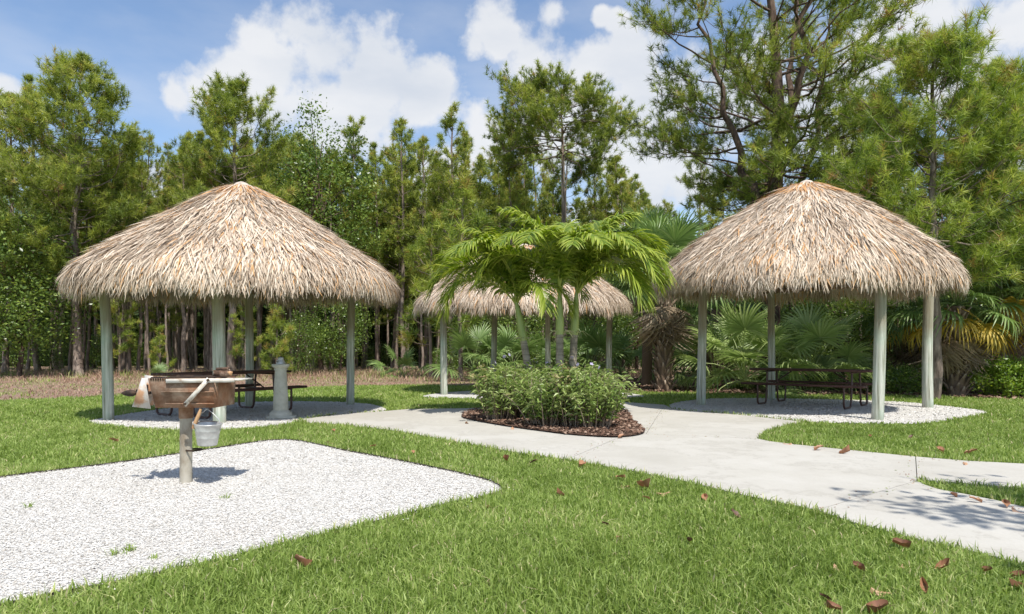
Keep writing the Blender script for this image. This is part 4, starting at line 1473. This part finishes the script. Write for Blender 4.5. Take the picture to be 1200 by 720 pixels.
def sabal(label, x, y, H, nf, ny, ndd, seed, r0=.19, sc=1.0, boots=True, name='cabbage_palm', light=False):
    r = random.Random(seed)
    t = thing(name, label, 'palm tree', (x, y, 0), r.uniform(0, 6), None, sc)
    if H > .3:
        link('trunk', boots_mesh(seed, H, r0, r0 * .85), t)
        if boots:
            nrow = int(H / .14)
            for i in range(nrow * 6):
                a = i * 2 * PI / 6 + (i // 6) * .5
                z = (i // 6) * .14 + r.uniform(-.02, .02)
                rad = r0 * .93 * (1 - .15 * z / H)
                s = r.uniform(.8, 1.15)
                link('leaf_base', BOOT, t, (rad * math.cos(a), rad * math.sin(a), z), (r.uniform(-.15, .15), r.uniform(-.5, .5), a + PI / 2), (s, s, s))
    tot = nf
    for i in range(tot):
        v = (i + .5) / tot
        el = math.radians(82 - 98 * v ** .85) + r.uniform(-.12, .12)
        k = FL[0] if v < .35 else FL[1] if v < .7 else FL[2]
        if light:
            k = FB[0] if v < .5 else FB[1]
        s = r.uniform(.85, 1.12)
        link('frond', k, t, (0, 0, H + .1 * (1 - v)), (r.uniform(-.5, .5), -el, i * 2.4 + r.uniform(-.2, .2)), (s, s, s))
    for i in range(ny):
        s = r.uniform(.85, 1.1)
        link('frond', FY[i % 2], t, (0, 0, H - .05), (r.uniform(-.5, .5), -math.radians(r.uniform(-35, -5)), i * 2.4 + 1 + r.uniform(-.3, .3)), (s, s, s), label='yellowing frond')
    for i in range(ndd):
        s = r.uniform(.85, 1.15)
        link('frond', FD[i % 2], t, (0, 0, H - .12), (r.uniform(-.8, .8), -math.radians(r.uniform(-85, -50)), i * 2.4 + r.uniform(-.3, .3)), (s, s, s), label='dead brown hanging frond')
    return t


sabal('cabbage palm with a skirt of dead fronds left of the right hut', ax(778, 18.9), 18.9, 2.75, 24, 0, 26, 1, .2, 1.2)
sabal('cabbage palm half hidden behind the left post of the right hut', ax(838, 21.5), 21.5, 2.3, 18, 0, 16, 2, .17, 1.1)
sabal('cabbage palm with yellow lower fronds at the right edge of the right hut', ax(1121, 16.6), 16.6, 2.2, 26, 8, 18, 3, .21, 1.05)
sabal('cabbage palm behind the round shrub with yellow fronds', ax(1172, 18.4), 18.4, 2.3, 24, 7, 16, 4, .18, 1.15)
sabal('cabbage palm cut off by the right edge', ax(1222, 16.2), 16.2, 2.9, 24, 4, 10, 5, .18, 1.1)
sabal('cabbage palm with a brown skirt behind the right hut, between its right posts', ax(1068, 20.5), 20.5, 2.3, 18, 2, 14, 9, .18, 1.0, False)
sabal('tall cabbage palm showing its fans just right of the feathery palms', ax(758, 21.5), 21.5, 4.0, 24, 0, 14, 14, .17, 1.05, False)
for (px, d, nf, s, lab, h) in [(872, 18.3, 24, 1.2, 'light green fan palm without trunk behind the left of the right hut', .25), (912, 19.3, 18, 1.1, 'fan palm behind the back post of the right hut', .2),
                               (950, 18.6, 22, 1.15, 'fan palm spreading behind the left end of the picnic table', .15), (838, 19.5, 14, 1.0, 'fan palm left of the light green fan palm', .2),
                               (1005, 19.5, 14, .75, 'small dark fan palm behind the middle of the picnic table', .1), (690, 24, 16, 1.2, 'fan palm seen between the feathery palm trunks and the back hut post', .2),
                               (600, 25, 16, 1.2, 'fan palm behind the back hut, left of the feathery palms', .3), (555, 26, 14, 1.2, 'fan palm behind the left half of the back hut', .3),
                               (655, 25.5, 14, 1.1, 'fan palm behind the twin feathery palm trunks', .2), (727, 25, 14, 1.1, 'fan palm right of the back hut', .2), (187, 23.5, 8, .45, 'small fan palm in the dry grass behind the grill', 0),
                               (800, 24, 12, 1.0, 'fan palm deep between the skirted palm and the right hut', .2), (470, 28.5, 10, .9, 'palmetto at the wood edge between the left and back huts', 0),
                               (1140, 21, 14, 1.0, 'fan palm between the yellowing palms', .2)]:
    sabal(lab, ax(px, d), d, h, nf, 0, 0, int(px), .1, s, False, 'fan_palm', 'light' in lab or 'spreading' in lab or 'back post' in lab)

# ------------------------------------------------------------------ feathery palms in the bed


def pinnate(seed, L=1.75, el0=70, curve=150, ll=.5, nl=58):
    r = np.random.default_rng(seed)
    mb = MB()
    k = 16
    pts = [np.array([0, 0, 0.0])]
    for i in range(1, k):
        u = i / (k - 1)
        e = math.radians(el0 - curve * u ** 1.35)
        pts.append(pts[-1] + np.array([math.cos(e), .02 * math.sin(3 * u + seed), math.sin(e)]) * L / (k - 1))
    pts = np.array(pts)
    mb.tube(pts, np.linspace(.018, .004, k), 5, False, .9)
    T = np.gradient(pts, axis=0)
    T = unit(T)
    V, Q, TT = [], [], []
    for side in (-1, 1):
        for j in range(nl):
            u = .14 + .86 * j / (nl - 1)
            p = np.array([np.interp(u * (k - 1), range(k), pts[:, c]) for c in range(3)])
            t = unit(np.array([np.interp(u * (k - 1), range(k), T[:, c]) for c in range(3)])[None])[0]
            y = np.array([0, side, 0])
            nn = np.cross(t, np.array([0, 1.0, 0])) * -1
            if nn[2] < 0 and t[0] > 0:
                nn = -nn
            fw = .55 + .5 * u
            d = unit((y * 1.0 + t * fw + nn * (.45 + r.normal(0, .14)) + r.normal(0, .05, 3))[None])[0]
            l = ll * (math.sin(PI * min(1, .12 + u * .80)) ** .6) * r.uniform(.92, 1.05)
            if u > .93:
                l *= .75
            wv = unit(np.cross(d, nn)[None])[0]
            tv = np.clip(r.normal(.5, .14), 0, 1)
            dr = r.uniform(.3, .75)
            b = len(V)
            for s, w in ((0, .008), (.35, .021), (.7, .0165), (1, .001)):
                q = p + d * l * s + np.array([0, 0, -dr * l * s ** 2.2])
                V += [q - wv * w, q + nn * w * .4, q + wv * w]
                TT += [tv + .3 * s - .1] * 3
            for z in range(3):
                a = b + 3 * z
                Q += [(a, a + 1, a + 4, a + 3), (a + 1, a + 2, a + 5, a + 4)]
    mb.add(V, Q, np.clip(np.array(TT), 0, 1))
    return mb.mesh('frond', M['palm'])


PN = [pinnate(1, 1.75, 92, 80, .50), pinnate(2, 2.2, 88, 128, .56), pinnate(3, 2.2, 76, 150, .60), pinnate(4, 1.9, 60, 150, .54), pinnate(5, .9, 88, 30, .2, 26)]


def palm_trunk_col(t):
    z = nd(t, 'ShaderNodeSeparateXYZ')
    t.links.new(nd(t, 'ShaderNodeTexCoord').outputs['Object'], z.inputs[0])
    ringv = mth(t, 'SINE', mth(t, 'MULTIPLY', z.outputs[2], 62.0))
    n = noise(t, 6, 5)
    c = ramp(t, n, [(.35, (.2, .17, .13)), (.65, (.36, .31, .25))])
    return mixc(t, mth(t, 'MULTIPLY_ADD', ringv, 2.0, -1.4, clamp=True), c, (.15, .12, .09))


M['palm_trunk'] = mat('ringed_palm_trunk', palm_trunk_col, .85)
M['crownshaft'] = mat('green_crownshaft', lambda t: ramp(t, noise(t, 4, 4, sc=(1, 1, .4)), [(.35, (.2, .28, .07)), (.6, (.36, .42, .14)), (.8, (.44, .44, .2))]), .45, spec=.5)
M['seed_stalk'] = mat('pale_seed_stalk', lambda t: (.5, .48, .25), .7)


def feather_palm(label, x, y, h, lean, angs, seed, sc=1.0):
    r = random.Random(seed)
    t = thing('feather_palm', label, 'palm tree', (x, y, .05), 0, 'feathery palms in the mulch bed', sc)
    f = lambda u: np.array([lean[0] * u ** 1.2, lean[1] * u ** 1.2, h * u])
    ht = .66
    link('trunk', MB().tube([f(u) for u in np.linspace(0, ht, 8)], np.linspace(.085, .062, 8), 14).mesh('trunk', M['palm_trunk'], True), t)
    link('crownshaft', MB().tube([f(u) for u in np.linspace(ht - .01, 1, 7)], [.068, .074, .072, .064, .055, .045, .03], 14).mesh('crownshaft', M['crownshaft'], True), t)
    top = f(1.0)
    for (az, k, s, roll) in angs:
        s *= .97
        link('frond', PN[k], t, tuple(top - np.array([0, 0, .05])), (roll, 0, math.radians(az)), (s, s, s))
    mb = MB()
    b = f(ht)
    for i in range(14):
        a = r.uniform(0, 6.28)
        L = r.uniform(.15, .3)
        p1 = b + np.array([math.cos(a) * L * .6, math.sin(a) * L * .6, .05])
        p2 = b + np.array([math.cos(a) * L, math.sin(a) * L, -.1 * r.random()])
        mb.tube([b, p1, p2], [.008, .005, .002], 4, False)
    link('seed_stalk', mb.mesh('seed_stalk', M['seed_stalk'], True), t)
    return t


# azimuth 0 = right, 90 = away, 180 = left, 270 = towards the camera
feather_palm('feathery palm on the left, its green stem leaning left', ax(626, 11.6), 11.6, 1.98, (-.32, 0),
             [(178, 1, 1.0, .3), (205, 3, 1.0, .2), (150, 2, .95, -.2), (120, 1, .95, 0), (65, 1, .9, 0), (20, 2, .85, .3), (300, 3, .75, 0), (245, 0, .9, .2), (340, 3, .75, .1), (90, 0, .9, 0), (190, 4, 1.1, 0), (160, 0, .95, .3), (135, 0, 1.0, .2), (220, 1, .95, 0), (40, 0, .9, 0), (180, 0, 1.05, 0), (228, 1, .95, 0), (192, 2, 1.0, .3)], 1)
feather_palm('feathery palm in the middle, left of the two close straight stems', ax(656, 11.25), 11.25, 2.14, (.0, 0),
             [(172, 1, 1.08, .2), (140, 0, 1.1, 0), (95, 1, 1.0, 0), (50, 1, 1.0, 0), (10, 2, .95, 0), (200, 2, .95, .3), (120, 0, 1.05, .1), (270, 4, 1.2, 0), (220, 1, .9, 0), (180, 0, 1.15, 0), (75, 0, 1.1, 0), (255, 0, .8, 0), (315, 0, .85, .2), (155, 2, 1.0, 0), (246, 1, .9, .1), (300, 1, .85, 0)], 2, 1.0)
feather_palm('feathery palm on the right, right of the two close straight stems', ax(669, 11.5), 11.5, 2.14, (.1, 0),
             [(2, 1, 1.08, -.2), (338, 2, 1.05, 0), (25, 1, 1.1, 0), (318, 3, 1.0, 0), (60, 1, 1.05, 0), (100, 0, 1.1, 0), (350, 3, .95, .2), (280, 0, .8, 0), (45, 0, 1.15, 0), (75, 4, 1.2, 0), (15, 0, 1.15, .2), (350, 0, 1.1, 0), (130, 0, 1.0, 0), (305, 1, .9, 0), (35, 2, 1.0, 0), (210, 0, .9, .2), (322, 2, 1.0, 0), (8, 2, 1.05, -.3), (262, 1, .85, 0)], 3)

# ------------------------------------------------------------------ flowering shrubs in the bed


def shrub_meshes(seed, R, H, nst, nlf):
    r = np.random.default_rng(seed)
    st, fo, fl = MB(), MB(), MB()
    C, TV, D = [], [], []
    for i in range(nst):
        a = r.uniform(0, 6.28)
        b = np.array([math.cos(a), math.sin(a), 0]) * R * .45 * r.uniform(0, 1)
        out = np.array([math.cos(a), math.sin(a), 0]) * R * r.uniform(.2, .75)
        h = H * r.uniform(.6, 1.05)
        e = b + out + np.array([0, 0, h * (1 - .25 * np.linalg.norm(out) / R)])
        m = (b + e) / 2 + np.array([0, 0, .1 * h]) + r.normal(0, .03, 3)
        st.tube([b, m, e], [.008, .006, .003], 4, False, r.uniform(0, 1))
        tv = r.normal(.5, .15)
        for q in range(nlf):
            u = r.uniform(.12, 1.0) ** .75
            p = b * (1 - u) ** 2 + 2 * m * u * (1 - u) + e * u * u
            C.append(p + r.normal(0, .02, 3))
            TV.append(tv + r.normal(0, .1) + .18 * (u - .5))
            aa = r.uniform(0, 6.28)
            D.append(unit(np.array([[math.cos(aa), math.sin(aa), r.uniform(-.2, .9)]]))[0])
    C, TV, D = np.array(C), np.clip(np.array(TV), 0, 1), np.array(D)
    N = len(C)
    L = r.uniform(.07, .15, (N, 1))
    s = unit(np.cross(D, r.normal(0, .5, (N, 3)) + np.array([0, 0, 1.0]))) * L * .11
    mid = C + D * L * .5
    tip = C + D * L - np.array([0, 0, 1]) * L * .3
    V = np.stack([C, mid + s, tip, mid - s], 1).reshape(-1, 3)
    i = np.arange(N)[:, None] * 4
    fo.add(V, i + np.array([[0, 1, 2]]), np.repeat(TV, 4))
    fo.f.append(i + np.array([[0, 2, 3]]))
    a = np.arange(5) * 2 * PI / 5
    V = [(0, 0, 0)]
    Q = []
    for k in range(5):
        c, sn = math.cos(a[k]), math.sin(a[k])
        V += [(.022 * c - .014 * sn, .022 * sn + .014 * c, .008), (.034 * c, .034 * sn, .012), (.022 * c + .014 * sn, .022 * sn - .014 * c, .008)]
        Q += [(0, 3 * k + 3, 3 * k + 2, 3 * k + 1)]
    fl.add(V, Q, .5)
    return st.mesh('stem', M['twig'], True), fo.mesh('foliage', M['ruellia']), fl.mesh('flower', M['flower'])


SH = [shrub_meshes(1, .55, .85, 95, 30), shrub_meshes(2, .5, .82, 85, 30), shrub_meshes(3, .6, .8, 105, 28)]
sr = random.Random(5)
for (px, py, k, s, nfl, lab) in [(596, 490, 0, .95, 1, 'dark green narrow leaved shrub at the left end of the mulch bed'), (622, 488, 1, 1.05, 2, 'narrow leaved shrub second from the left in the mulch bed'),
                                 (652, 497, 2, .93, 2, 'narrow leaved flowering shrub in front of the palm stems'), (682, 498, 0, 1.0, 2, 'narrow leaved shrub right of the palm stems with pale flowers'),
                                 (706, 499, 2, .95, 1, 'leafy shrub at the right end of the mulch bed showing bare twigs'), (700, 485, 1, 1.0, 2, 'narrow leaved shrub at the back right of the mulch bed'),
                                 (655, 482, 0, 1.0, 3, 'narrow leaved shrub at the back of the bed around the palm stems')]:
    x, y = gp(px - 11, py + 2, .05)
    t = thing('flowering_shrub', lab, 'shrub', (x, y, .05), px * .37, 'narrow leaved shrubs in the mulch bed', s)
    t.scale = (s * 1.0, s * .97, s * 1.16)
    link('stem', SH[k][0], t)
    link('foliage', SH[k][1], t)
    for i in range(nfl):
        a = sr.uniform(0, 6.28)
        link('flower', SH[k][2], t, (.3 * math.cos(a), .3 * math.sin(a), .80 + sr.uniform(-.03, .06)), (sr.uniform(-.9, .9), sr.uniform(-.9, .9), 0), (.9, .9, .9))

# ------------------------------------------------------------------ the tree beside the viewer whose shade falls on the walk
r = np.random.default_rng(404)
wood, crown = MB(), MB()
T0 = np.array([6.35, .45, 0])
wood.tube([T0, T0 + (-.1, .1, 2), T0 + (-.3, .3, 4.2), T0 + (-.2, .4, 6.5)], [.16, .14, .11, .04], 12, False)
TC = []
for i in range(30):
    st = T0 + np.array([-.2, .2, r.uniform(3.2, 5.2)])
    a = r.uniform(1.9, 3.6) if i % 3 else r.uniform(-1, 1.6)
    L = r.uniform(1.5, 2.9)
    e = st + np.array([math.cos(a) * L, math.sin(a) * L * .9, r.uniform(.0, 1.0)])
    m = (st + e) / 2 + np.array([0, 0, .3])
    wood.tube([st, m, e], [.04, .025, .006], 6, False)
    for q in range(9):
        u = r.uniform(.35, 1.05)
        p = st * (1 - u) ** 2 + 2 * m * u * (1 - u) + e * u * u
        TC.append(p + r.normal(0, .12, 3))
TC = np.array(TC)
leafcloud(crown, TC, r, 11, .15, np.full(len(TC), .17), np.full(len(TC), .5), .48, 1.2)
t = thing('leafy_tree', 'broad leaved tree standing just outside the view at the right, shading the walk', 'tree')
link('trunk', wood.mesh('trunk', M['bark_dark'], True), t)
link('crown', crown.mesh('crown', M['leaf']), t)
